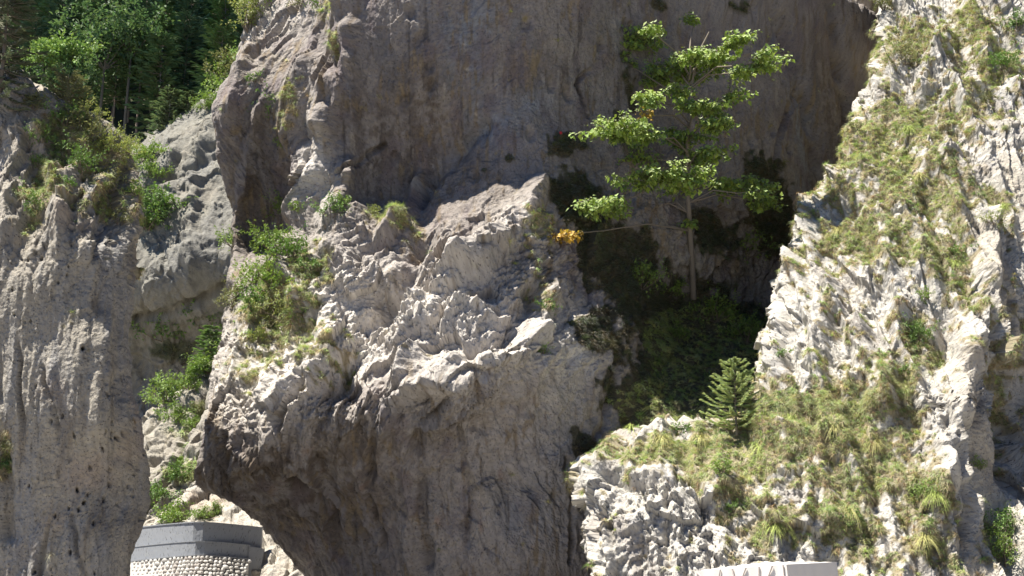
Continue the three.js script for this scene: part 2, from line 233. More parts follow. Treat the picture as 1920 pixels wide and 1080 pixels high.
{
  const jagged = wall.blobs([[600, 620, 190, 150, 0, 1], [850, 600, 190, 170, 0, 1.2], [700, 470, 160, 90, 0, 0.7], [480, 760, 130, 110, 0, 0.9], [760, 760, 200, 60, 0, 0.6], [980, 450, 80, 120, -30, 0.6]]);
  const streaky = wall.blobs([[700, 960, 330, 130, 0, 1], [450, 890, 130, 60, 0, 0.8], [950, 860, 150, 120, 0, 0.5]]);
  const knob = wall.blobs([[1080, 470, 90, 160, 0, 1], [1350, 450, 200, 120, 0, 0.8], [1300, 680, 160, 120, 0, 0.7]]);
  const left = wall.blobs([[520, 60, 90, 120, 0, 1], [480, 330, 80, 160, 0, 0.7], [580, 310, 45, 130, 8, 1], [620, 150, 40, 120, 0, 0.8]]);
  const ribs = wall.ridges([
    [[[655, -100], [645, 60], [640, 120], [612, 220], [600, 270], [597, 330], [570, 400], [552, 450], [535, 520]], 30, 0.65, 0],
    [[[700, -100], [668, 60], [660, 180], [655, 300], [640, 400]], 18, 0.3, 1],
    [[[645, 290], [640, 350], [628, 420]], 16, 0.45, 0],
    [[[500, -40], [470, 70], [450, 150], [425, 240]], 22, 0.4, 1],
    [[[492, 190], [470, 270], [455, 350], [445, 430], [440, 520]], 16, 0.45, 1],
    [[[575, 120], [545, 200], [530, 300]], 22, 0.35, 0],
    [[[1010, 350], [985, 390], [935, 450], [880, 500], [835, 540]], 34, 0.55, 1],
    [[[960, 440], [900, 520], [870, 560]], 20, 0.3, 1],
    [[[1035, 560], [1010, 620], [965, 665], [900, 700], [820, 720]], 30, 0.5, 1],
    [[[900, 480], [850, 560], [800, 640], [770, 710]], 36, 0.5, 0],
    [[[660, 420], [645, 480], [620, 560], [610, 640]], 34, 0.5, 0],
    [[[790, 570], [740, 620], [725, 640]], 20, 0.7, 1],
    [[[705, 640], [700, 700], [690, 770]], 22, 0.4, 1],
    [[[590, 640], [560, 720], [520, 790], [500, 850]], 26, 0.4, 1],
    [[[790, 330], [760, 400], [720, 450]], 20, 0.5, 1],
    [[[860, 720], [760, 740], [720, 800]], 18, 0.35, 1],
    // clefts
    [[[720, 560], [700, 610], [690, 650], [640, 740]], 34, -0.8, 0],
    [[[800, 400], [790, 460], [765, 520], [755, 560]], 24, -0.6, 0],
    [[[1000, 560], [960, 600], [930, 640], [880, 660]], 22, -0.55, 0],
    [[[860, 560], [830, 600], [805, 640]], 14, -0.3, 0],
    [[[910, 235], [860, 290], [810, 330], [785, 375]], 16, -0.45, 0],
    [[[640, 330], [690, 290], [720, 270]], 7, -0.3, 1],
    [[[1100, 220], [1080, 160], [1110, 130]], 6, -0.25, 1],
    [[[780, 820], [790, 920], [800, 1060]], 12, -0.4, 0],
    [[[560, 920], [620, 960], [600, 880]], 20, -0.5, 0],
    [[[700, 830], [690, 930], [720, 1040]], 9, -0.3, 1],
    [[[860, 800], [880, 900], [870, 1040]], 9, -0.22, 1],
    [[[1060, 860], [1075, 940], [1068, 1050]], 7, -0.3, 1],
    [[[1140, 560], [1165, 640], [1150, 740], [1110, 850]], 9, -0.3, 1],
    [[[1450, 0], [1500, 150], [1530, 260], [1540, 360]], 14, -0.5, 0],
    [[[1560, 0], [1580, 150], [1600, 260]], 16, -0.6, 0],
    [[[1500, 160], [1460, 260], [1450, 330]], 9, -0.3, 1],
  ]);
  const grassAt = wall.blobs([[500, 570, 70, 60, 0, 1], [590, 500, 40, 60, 20, 0.8], [560, 620, 70, 60, 0, 0.7], [740, 420, 60, 35, -20, 1], [470, 680, 60, 50, 0, 0.6], [640, 660, 40, 40, 0, 0.5], [545, 190, 30, 50, 0, 0.9], [640, 90, 20, 40, 0, 0.8], [1010, 415, 30, 50, 0, 0.9], [1000, 500, 20, 60, 0, 0.5], [620, 20, 40, 40, 0, 0.6], [590, 700, 40, 60, 0, 0.4], [1020, 570, 20, 50, 0, 0.6], [1200, 800, 60, 18, 0, 0.8]]);
  const mossShadeAt = wall.blobs([[1060, 270, 50, 30, 30, 0.9], [1080, 370, 70, 60, 0, 1.1], [1130, 480, 60, 60, 0, 0.9], [1200, 470, 40, 60, 0, 0.7], [1110, 620, 50, 40, 0, 0.7], [1115, 630, 22, 24, 0, 0.8], [1190, 560, 50, 50, 0, 0.7], [1330, 430, 60, 50, -20, 0.9], [1440, 360, 60, 50, 0, 0.9], [1430, 300, 60, 30, 0, 0.5], [1180, 180, 20, 70, 10, 0.7], [1150, 220, 20, 50, 0, 0.5], [1240, 10, 30, 18, 0, 0.6], [1390, 15, 40, 20, 0, 0.6], [1090, 850, 20, 50, 20, 0.8], [955, 295, 12, 12, 0, 0.9], [910, 320, 14, 10, 0, 0.7], [1460, 430, 80, 60, 0, 0.8], [1330, 640, 170, 120, 0, 1.3], [1260, 760, 130, 60, 0, 1.3], [1400, 740, 90, 60, 0, 1.2], [1110, 850, 24, 40, 20, 1.0], [600, 690, 40, 40, 0, 0.3], [1030, 520, 25, 60, 0, 0.5]]);  // moss cushions; the hollow patches paint its deep shade into the rock colour
  const blueAt = wall.blobs([[870, 60, 60, 110, 10, 1.2], [850, 200, 40, 60, 10, 0.8], [960, 90, 50, 100, 0, 0.6], [930, 250, 60, 50, -50, 1], [850, 310, 50, 22, -50, 1.2], [720, 330, 50, 60, 0, 0.5], [1510, 250, 40, 130, 0, 1], [1480, 420, 70, 90, 0, 0.6], [980, 960, 60, 60, 0, 0.5], [760, 780, 60, 40, 0, 0.5], [1100, 900, 40, 80, 0, 0.6], [720, 150, 60, 120, 0, 0.5]]);
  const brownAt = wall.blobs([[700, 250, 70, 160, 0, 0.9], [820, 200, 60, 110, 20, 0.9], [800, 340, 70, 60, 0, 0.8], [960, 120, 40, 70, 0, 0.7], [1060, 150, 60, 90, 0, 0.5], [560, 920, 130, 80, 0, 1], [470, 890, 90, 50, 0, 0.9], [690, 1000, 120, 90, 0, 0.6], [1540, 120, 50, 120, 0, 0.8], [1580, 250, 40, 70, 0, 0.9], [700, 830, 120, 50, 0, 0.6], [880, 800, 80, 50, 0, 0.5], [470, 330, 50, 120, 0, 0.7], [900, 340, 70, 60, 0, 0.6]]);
  const washed = wall.ridges([[[[1020, 185], [960, 215], [910, 250], [860, 292], [815, 328], [788, 372]], 22, 1, 0]]);
  const stainAt = wall.blobs([[850, 120, 260, 230, 0, 1], [1150, 100, 200, 160, 0, 0.8], [1450, 200, 220, 220, 0, 0.9], [720, 300, 120, 120, 0, 0.8], [480, 320, 70, 130, 0, 0.9], [620, 930, 160, 100, 0, 0.6]]);
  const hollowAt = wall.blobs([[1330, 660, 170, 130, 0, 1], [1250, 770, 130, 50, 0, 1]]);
  const paleAt = wall.blobs([[870, 185, 16, 26, 10, 1], [1130, 90, 40, 60, 0, 0.5], [1300, 470, 120, 80, 0, 0.6], [1180, 640, 60, 60, 0, 0.6], [1280, 420, 60, 60, 0, 0.6], [880, 930, 60, 60, 0, 0.6], [1080, 780, 60, 60, 0, 0.6], [500, 100, 60, 80, 0, 0.8], [920, 360, 60, 40, 0, 0.3], [600, 850, 60, 20, 0, 0.5]]);
  const rawSunAt = wall.blobs([[850, 600, 170, 150, 0, 1], [480, 680, 110, 150, 0, 0.8], [650, 560, 80, 120, 0, 0.5], [560, 640, 150, 150, 0, 0.9], [1080, 650, 80, 110, 0, 0.9], [1010, 900, 130, 130, 0, 0.35], [850, 1000, 120, 90, 0, 0.2], [520, 40, 80, 80, 0, 0.6], [600, 320, 30, 120, 10, 1], [980, 420, 60, 60, 0, 0.7]]);  // raw pale rock, with sunlight painted in on bulge, rib and slope
  wall.build((x, y, z, u, v, o) => {
    const J = clamp(jagged(x, y), 0, 1), S = clamp(streaky(x, y), 0, 1), K = clamp(knob(x, y), 0, 1), Lf = clamp(left(x, y), 0, 1), rb = ribs(x, y);
    const wx = 0.25 * n3(x * 0.9, y * 0.9, z * 0.9 + 7), wy = 0.25 * n3(x * 0.9 + 20, y * 0.9, z * 0.9);
    // broad shape
    let h = 0.22 * fbm(x * 0.5, y * 0.35, z * 0.5, 3) + 0.035 * fbm(x * 2.4, y * 1.6, z * 2.4, 3) + 0.012 * fbm(x * 9, y * 7, z * 9, 2) + rb;
    // folds running from lower left to upper right
    if (J > 0.02) {
      const an = mix(1.25, 0.72, sst(-5.8, -1.8, x)), ca = Math.cos(an), sa = Math.sin(an), uu = u + wx + 3.6, vv = v + wy - 8.5, a = uu * ca + vv * sa, b = -uu * sa + vv * ca;
      const r1 = ridged(a * 0.3, b * 0.75, z * 0.3, 3), q1 = fbm(x * 0.5, y * 0.5, 3, 4), q2 = 0.22 * fbm(x * 1.6 + 5, y * 1.6, 8, 4), q3 = 0.1 * fbm(x * 4 + 5, y * 4, 8, 3), m1 = sst(-0.3, 0.3, n3(x * 0.5, y * 0.5, 9)), m2 = sst(-0.35, 0.25, n3(x * 0.9, y * 0.9, 19)), vary = 0.25 + 0.95 * sst(-0.25, 0.3, n3(x * 0.75, y * 0.75, 29));
      h += J * (0.55 * (r1 - 0.4) + 0.42 * m1 * ledges(b * 0.62 + 1.1 * q1, 0.2) + 0.3 * facet((a + q2) * 0.75, (b - q2) * 1.1, 3, 0.3) + m2 * 0.14 * facet((a - q2 + q3) * 1.8, (b + q2) * 2.6, 4, 0.3) + vary * (0.10 * facet((a + q3) * 4.2, (b - q3) * 6.0, 5) + 0.055 * facet(a * 10, b * 12, 6)) + 0.05 * fbm(x * 5, y * 5, z * 5, 3));
    }
    if (S > 0.02) {
      const lean = u + (v - 4) * 0.22;
      const r = ridged(lean * 0.9 + wx, v * 0.2, 4.2, 4), q2 = 0.2 * fbm(x * 1.6 + 5, y * 1.1, 8, 3);
      h += S * (0.3 * (r - 0.45) + 0.14 * facet((lean + q2) * 1.5, (v + q2) * 0.75, 9, 0.1) + 0.09 * facet((lean - q2) * 3.6, v * 2.0, 10, 0.1) + 0.035 * facet(lean * 8, v * 5, 11, 0) + 0.05 * fbm(x * 3, y * 1.4, z * 3, 4));
    }
    if (K > 0.02) h += K * (0.3 * facet((u + wx) * 1.2, (v + wy) * 0.8, 12, 0.3) + 0.13 * facet((u - wx) * 3, (v + wx) * 2.1, 13, 0.3) + 0.05 * facet(u * 7, v * 6, 15, 0.2) + 0.06 * fbm(x * 3.4, y * 2.4, z * 3, 3));
    if (Lf > 0.02) h += Lf * (0.42 * (ridged(u * 0.85 + wx, v * 0.1, 6.1, 3) - 0.45) + 0.3 * facet((u + wx) * 1.3, (v + wy) * 0.28, 14, 0.15) + 0.14 * facet((u - wx) * 2.8, (v + wx) * 0.8, 16, 0.2) + 0.05 * facet(u * 6, v * 4, 17, 0.2) + 0.06 * fbm(x * 2.6, y * 1.3, z * 2, 3));
    // dimples of the smooth wall
    const sm = Math.max(0, 1 - J - S - K * 0.5 - Lf);
    if (sm > 0.05) { h += sm * (0.035 * facet((u + wx) * 1.6, (v + wy) * 0.9, 22, 0) + 0.022 * facet((u - wx) * 4.4, v * 3.1, 23, 0) + 0.012 * facet(u * 11, v * 9, 24, 0) + 0.12 * fbm(x * 1.1 + wx, y * 0.4, z, 4) + 0.03 * ridged(x * 2.6, y * 0.9, z, 3)); worley(u * 1.3 + wx, v * 0.9, 21); if (WO[2] > 0.72) h -= sm * 0.16 * (1 - sst(0.05, 0.2 + 0.1 * WO[2], WO[0])); }
    o.h = h; o.J = J; o.S = S;
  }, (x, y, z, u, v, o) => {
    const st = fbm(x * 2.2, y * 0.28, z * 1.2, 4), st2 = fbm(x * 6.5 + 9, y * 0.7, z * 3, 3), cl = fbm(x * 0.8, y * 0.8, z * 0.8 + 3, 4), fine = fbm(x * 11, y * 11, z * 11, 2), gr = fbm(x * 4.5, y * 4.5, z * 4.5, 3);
    const rawSun = clamp(rawSunAt(x, y), 0, 1.2);
    set(o, PINK); blend(o, [0.19, 0.163, 0.155], clamp(stainAt(x, y), 0, 1) * sst(-0.3, 0.15, st * 0.6 + cl + 0.4 * gr) * 0.9); blend(o, [0.60, 0.555, 0.505], clamp(rawSun * 0.95 + cl * 0.5 * rawSun, 0, 1));
    blend(o, BLUE, clamp(blueAt(x, y) * 1.2, 0, 1.1) * sst(-0.15, 0.2, st + 0.5 * gr) * 0.85);
    blend(o, [0.30, 0.26, 0.20], clamp(paleAt(x, y), 0, 1) * sst(-0.1, 0.15, st + gr) * 0.8);
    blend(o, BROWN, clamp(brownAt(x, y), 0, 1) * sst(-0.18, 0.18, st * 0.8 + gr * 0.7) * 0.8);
    blend(o, BROWN, sst(0.12, 0.3, st2 + 0.3 * cl) * 0.55 * (1 - 0.8 * Math.min(1, rawSun)));
    blend(o, [0.075, 0.062, 0.055], clamp(stainAt(x, y), 0, 1) * sst(0.24, 0.34, fbm(x * 4.2, y * 0.3, 21, 4) + 0.25 * gr) * 0.7);
    blend(o, [0.34, 0.30, 0.26], clamp(stainAt(x, y), 0, 1) * sst(0.26, 0.34, fbm(x * 3.1 + 9, y * 0.4, 31, 4) + 0.3 * gr) * 0.6);
    blend(o, [0.26, 0.27, 0.295], clamp(washed(x, y), 0, 1) * sst(-0.45, 0.1, gr) * 0.85);
    blend(o, OCHRE, (1 - rawSun * 0.7) * sst(0.12, 0.36, st2 * 0.7 + cl * 0.6) * 0.75);
    blend(o, [0.17, 0.135, 0.14], (1 - rawSun) * sst(0.08, 0.3, fbm(x * 1.1 + 70, y * 0.6, z, 4)) * 0.6);
    blend(o, PALE, sst(0.3, 0.55, st2 * 0.6 + gr * 0.6) * 0.35);
    blend(o, RUST, sst(0.3, 0.5, fbm(x * 1.9 + 40, y * 1.2, z, 4)) * 0.35 * (o.S + 0.3));
    gain(o, 1 + 0.35 * fine + 0.25 * gr);
    const ms = clamp(mossShadeAt(x, y), 0, 1.2), mt = ms * 1.25 + 0.8 * fbm(x * 2.4, y * 1.9, z * 2, 4) - 0.5; blend(o, MOSS_SHADE, sst(0, 0.16, mt) * 0.92);
    const g = 0.8 * clamp(grassAt(x, y), 0, 1.3) + 0.4 * fbm(x * 1.6, y * 1.6, z * 1.6, 4) + 0.85 * fbm(x * 4, y * 3.5, z * 4, 3) - 0.33; blend(o, SOIL, sst(0.0, 0.2, g) * 0.8);
    o.grass = g > 0.12 ? g : (mt > 0.1 ? -mt - (hollowAt(x, y) > 0.5 ? 5 : 0) : 0);
  });
}

// ---------------------------------------------------------------- sunlit buttress with the grassy ledge
const buttress = new Mass({
  name: 'rock_buttress', label: 'sunlit limestone buttress overgrown with grass, ledge at its foot', mat: rockMat,
  ctrl: [
    [1680, -200, 40], [1820, -200, 39.5], [2000, -200, 39.5], [1660, 40, 37.2], [1760, 50, 36.4], [1900, 40, 36.2], [2020, 40, 36.4],
    [1640, 180, 35.8], [1750, 200, 34.8], [1860, 180, 34.6], [2000, 180, 35], [1560, 350, 34.4], [1650, 340, 33.4], [1750, 340, 33], [1880, 330, 32.8], [2000, 330, 33.2],
    [1500, 500, 33], [1580, 500, 32.2], [1680, 500, 31.5], [1780, 500, 31.1], [1860, 500, 30.9], [1920, 500, 31.6], [2010, 520, 32.4],
    [1460, 650, 31.6], [1550, 650, 30.9], [1650, 650, 30.2], [1750, 650, 29.9], [1840, 640, 29.6], [1890, 660, 30.2], [1940, 680, 31.2], [2010, 700, 32],
    [1330, 800, 31.2], [1200, 805, 31.0], [1420, 770, 30.7], [1520, 780, 29.9], [1620, 780, 29.4], [1720, 780, 29.0], [1800, 780, 28.6], [1850, 790, 29.2], [1890, 800, 30.6], [1930, 800, 30.6], [2000, 820, 30.2],
    [1110, 880, 30.2], [1200, 870, 29.8], [1300, 870, 29.5], [1420, 880, 29.1], [1540, 890, 28.7], [1660, 890, 28.3], [1760, 900, 28], [1820, 900, 28.2], [1870, 900, 29.6], [1920, 900, 29.2], [2000, 920, 29],
    [1120, 980, 29.3], [1220, 980, 28.8], [1350, 990, 28.5], [1480, 990, 28.2], [1620, 1000, 27.8], [1740, 1000, 27.6], [1820, 1000, 27.8], [1870, 1000, 28.6], [1930, 1000, 28.2], [2000, 1020, 28],
    [1110, 1080, 28.7], [1250, 1090, 28.3], [1450, 1090, 27.8], [1650, 1090, 27.4], [1850, 1090, 27.4], [2000, 1100, 27.4], [1110, 1200, 28.4], [1500, 1200, 27.5], [2000, 1200, 27.2],
  ],
  left: [[1672, -230, 41], [1655, 0, 38.3], [1645, 120, 37], [1612, 230, 36], [1570, 320, 35], [1522, 380, 34.6], [1508, 440, 34], [1480, 500, 33.6], [1470, 580, 32.9], [1448, 650, 32.3], [1440, 700, 31.8], [1425, 735, 31.6], [1400, 760, 31.5], [1330, 785, 31.8], [1190, 795, 31.6], [1140, 830, 31.2], [1095, 870, 30.8], [1092, 910, 30.4], [1112, 1000, 29.8], [1106, 1080, 29.3], [1100, 1200, 29]],
  right: [[2010, -230, 40], [2010, 500, 32], [2010, 1200, 28]],
  y0: -0.6, y1: 24.5, yd0: 2.0, yd1: 20.4, step: 0.028, nc: 330, back: 6, wrapR: false, edge: 0.5, capDepth: 6, wobble: 0.12, inward: 0.42,
});
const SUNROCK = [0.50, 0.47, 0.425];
{
  const grassAt = buttress.blobs([[1700, 230, 130, 60, 0, 1.1], [1640, 300, 80, 50, -40, 0.8], [1760, 60, 60, 50, 0, 0.6], [1690, 80, 40, 50, 0, 0.8], [1880, 120, 60, 80, 0, 0.8], [1840, 30, 70, 30, 0, 0.7], [1580, 430, 70, 40, 0, 0.9], [1780, 470, 60, 70, 0, 0.9], [1740, 380, 90, 50, 0, 0.7], [1650, 470, 60, 50, 0, 0.6], [1870, 380, 30, 40, 0, 0.7], [1720, 620, 30, 110, 0, 0.9], [1830, 570, 30, 60, 0, 0.6], [1480, 770, 90, 40, 0, 1.1], [1280, 830, 170, 35, 8, 1.2], [1420, 870, 120, 50, 0, 1.0], [1560, 830, 80, 60, 0, 0.9], [1650, 830, 40, 80, 0, 0.8], [1450, 990, 60, 35, 0, 1], [1590, 970, 60, 70, 0, 1], [1740, 910, 45, 60, 0, 1], [1730, 1010, 50, 45, 0, 0.8], [1690, 720, 30, 60, 0, 0.8], [1560, 600, 50, 50, 0, 0.4], [1600, 720, 50, 60, 0, 0.6], [1350, 920, 40, 80, 0, 0.5], [1880, 740, 25, 90, 15, 0.8], [1900, 640, 20, 60, 0, 0.5], [1870, 1000, 40, 60, 0, 0.6], [1240, 930, 40, 50, 0, 0.3], [1660, 350, 120, 80, 0, 0.4]]);
  const bare = buttress.blobs([[1900, 330, 40, 100, 0, 1], [1230, 980, 110, 90, 0, 0.9], [1860, 480, 40, 80, 0, 0.9], [1850, 900, 60, 160, 10, 1], [1640, 560, 50, 60, 0, 0.5], [1500, 600, 40, 80, 0, 0.6], [1780, 830, 25, 150, 0, 0.9], [1660, 950, 30, 60, 0, 0.6], [1730, 560, 24, 80, 10, 0.6]]);
  const flank = buttress.blobs([[1890, 560, 40, 160, 8, 1], [1840, 850, 40, 200, 8, 1], [1830, 1040, 40, 80, 0, 1], [1900, 350, 30, 100, 0, 0.8]]);
  const ribs = buttress.ridges([
    [[[1860, 420], [1858, 520], [1840, 620], [1800, 700], [1790, 800], [1770, 900], [1720, 1010], [1690, 1090]], 28, 0.55, 1],
    [[[1735, 470], [1700, 560], [1680, 640], [1650, 760]], 26, 0.45, 1],
    [[[1640, 480], [1620, 580], [1600, 700]], 26, 0.35, 1],
    [[[1560, 520], [1540, 620], [1520, 720]], 22, 0.3, 1],
    [[[1490, 480], [1480, 600], [1460, 700]], 16, 0.35, 1],
    [[[1770, 60], [1740, 130], [1725, 170]], 30, 0.5, 1],
    [[[1860, 60], [1830, 140], [1810, 190]], 26, 0.4, 1],
    [[[1780, 300], [1730, 330], [1700, 370]], 24, 0.5, 0],
    [[[1700, 620], [1690, 760], [1640, 900], [1620, 1000]], 22, -0.35, 0],
    [[[1780, 540], [1770, 640], [1740, 740], [1700, 850]], 20, -0.35, 0],
    [[[1520, 880], [1515, 960]], 14, 0.35, 1], [[[1545, 820], [1540, 900]], 14, 0.3, 1],
    [[[1580, 520], [1570, 640], [1560, 740]], 14, -0.3, 0],
    [[[1890, 700], [1880, 800], [1880, 900]], 22, -0.6, 0],
    [[[1905, 560], [1900, 620], [1880, 700]], 9, -0.35, 0],
    [[[1850, 660], [1830, 800], [1815, 960], [1800, 1060]], 10, -0.35, 0],
    [[[1130, 890], [1200, 905], [1300, 890]], 14, -0.3, 0],
    [[[1255, 900], [1250, 980], [1255, 1060]], 9, -0.3, 1], [[[1400, 930], [1390, 1040]], 24, -0.45, 0], [[[1310, 900], [1315, 1000]], 8, -0.3, 1],
  ]);
  const blocky = buttress.blobs([[1230, 980, 160, 110, 0, 1.2], [1480, 960, 120, 90, 0, 0.7], [1700, 300, 120, 90, 0, 0.6]]), brink = buttress.blobs([[1250, 800, 150, 26, 0, 1.2], [1130, 840, 50, 30, 0, 0.8], [1400, 775, 60, 25, 0, 1]]);
  buttress.build((x, y, z, u, v, o) => {
    const F = clamp(flank(x, y), 0, 1), tilt = u + (v - 8) * 0.06;
    const wx = 0.22 * n3(x * 1.1, y * 0.9, z + 7), wy = 0.25 * n3(x * 1.1 + 20, y * 0.9, z);
    let h = 0.3 * fbm(x * 0.6, y * 0.4, z * 0.5, 3) + ribs(x, y);
    let k = 1 - 0.75 * F; const qx = 0.3 * fbm(x * 0.8, y * 0.5, 5, 3), qy = 0.5 * fbm(x * 0.7 + 9, y * 0.7, 8, 3), q3 = 0.1 * fbm(x * 3.5, y * 2.5, 8, 3);
    const B = clamp(blocky(x, y), 0, 1), kf = k * (1 - 0.8 * B); k *= 1 - 0.6 * clamp(brink(x, y), 0, 1);
    if (B > 0.03) h += k * B * (0.28 * facet((u + qx) * 1.4, (v + qy) * 1.0, 48, 0.5) + 0.12 * facet((u - q3) * 3.2, (v + q3) * 2.9, 49, 0.6) + 0.05 * facet(u * 7, v * 6.5, 50, 0.5));
    h += kf * (0.55 * (ridged((tilt + qx) * 0.8, v * 0.11, 2.2, 2) - 0.45) + 0.28 * (ridged((tilt + qx * 0.6) * 1.9, v * 0.17, 5.2, 2) - 0.45));
    h += k * 0.32 * ledges((v + 1.8 * qy + 0.15 * x) * 0.5, 0.25) * sst(-0.25, 0.25, n3(x * 0.6, y * 0.35, 4.4));
    h += k * (0.2 * facet((tilt + qx) * 1.3, (v + qy) * 0.28, 40, 0.1) + 0.11 * facet((tilt + qx * 0.5 + q3) * 3.0, (v + wy) * 0.7, 41, 0.2) + (0.25 + 0.95 * sst(-0.25, 0.3, n3(x * 0.8, y * 0.6, 29))) * (0.08 * facet((tilt + q3) * 5.6, (v + q3) * 2.0, 42, 0.3) + 0.045 * facet(u * 10, v * 6.5, 43, 0.4)));
    h += 0.06 * fbm(x * 5, y * 3, z * 4, 3);
    if (F > 0.05) h += F * (0.08 * fbm(x * 1.4 + wx, y * 0.5, z, 4) + 0.05 * facet((u + wx) * 2, v * 0.8, 46, 0) + 0.025 * facet(u * 5, v * 3, 47, 0));
    o.h = h; o.F = F;
  }, (x, y, z, u, v, o) => {
    const cl = fbm(x * 0.9, y * 0.7, z * 0.8 + 3, 4), fine = fbm(x * 12, y * 12, z * 12, 2), gr = fbm(x * 5, y * 4, z * 5, 3), st = fbm(x * 4, y * 0.7, z * 2, 3);
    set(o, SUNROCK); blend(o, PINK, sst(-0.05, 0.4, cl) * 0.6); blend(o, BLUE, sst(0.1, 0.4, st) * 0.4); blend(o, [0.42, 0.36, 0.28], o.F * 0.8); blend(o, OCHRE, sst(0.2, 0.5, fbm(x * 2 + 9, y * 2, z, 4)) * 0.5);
    gain(o, 1 + 0.3 * fine + 0.25 * gr);
    const g = clamp(grassAt(x, y), 0, 1.2) * 0.62 - 0.5 * clamp(bare(x, y), 0, 1) + 0.6 * fbm(x * 1.5, y * 1.7, z * 1.3, 4) + 1.05 * fbm(x * 3.9, y * 3.3, z * 3, 3) - 0.1;
    blend(o, SOIL, sst(0.0, 0.18, g) * 0.85); o.grass = g;
  });
}

// ---------------------------------------------------------------- cliff on the left
const cliff = new Mass({
  name: 'rock_cliff', label: 'smooth pale cliff with small black pits and a grassy crest', mat: rockMat,
  ctrl: [
    [-120, -60, 28], [-40, 60, 27.6], [-150, 150, 27.2], [0, 160, 27.3], [70, 190, 27.2], [150, 230, 27.5], [220, 275, 27.9],
    [-150, 320, 26.4], [0, 320, 26.4], [70, 300, 26.9], [110, 360, 26.3], [180, 340, 26.8], [240, 360, 27.6],
    [-150, 480, 25.4], [0, 470, 25.4], [100, 460, 25.5], [190, 460, 25.9], [240, 480, 26.7],
    [-150, 640, 25.4], [0, 640, 25.4], [100, 640, 25.4], [190, 640, 25.6], [236, 650, 26.3],
    [-150, 820, 25.6], [0, 820, 25.6], [100, 820, 25.6], [190, 820, 25.7], [250, 820, 26.2], [-150, 1000, 26.0], [0, 1000, 25.9], [100, 1000, 25.9], [190, 1000, 26.1], [245, 1000, 26.6],
    [-150, 1200, 26.3], [100, 1200, 26.2], [235, 1200, 26.8], [280, 900, 27.2],
  ],
  left: [[-170, -100, 28], [-170, 500, 26], [-170, 1200, 25]],
  right: [[-130, -80, 28.6], [-60, 90, 28.2], [0, 142, 28], [60, 152, 28], [130, 195, 28.1], [190, 225, 28.3], [238, 262, 28.5], [252, 330, 28.2], [258, 420, 27.6], [250, 520, 27.2], [244, 640, 26.8], [257, 740, 26.8], [268, 820, 26.8], [264, 940, 27], [254, 1040, 27.2], [250, 1200, 27.2]],
  y0: -0.6, y1: 15.4, yd0: 2.0, yd1: 14.6, step: 0.028, nc: 190, back: 3.2, wrapL: false, edge: 0.5, capDepth: 2.6, wobble: 0.06, inward: 0.45,
});
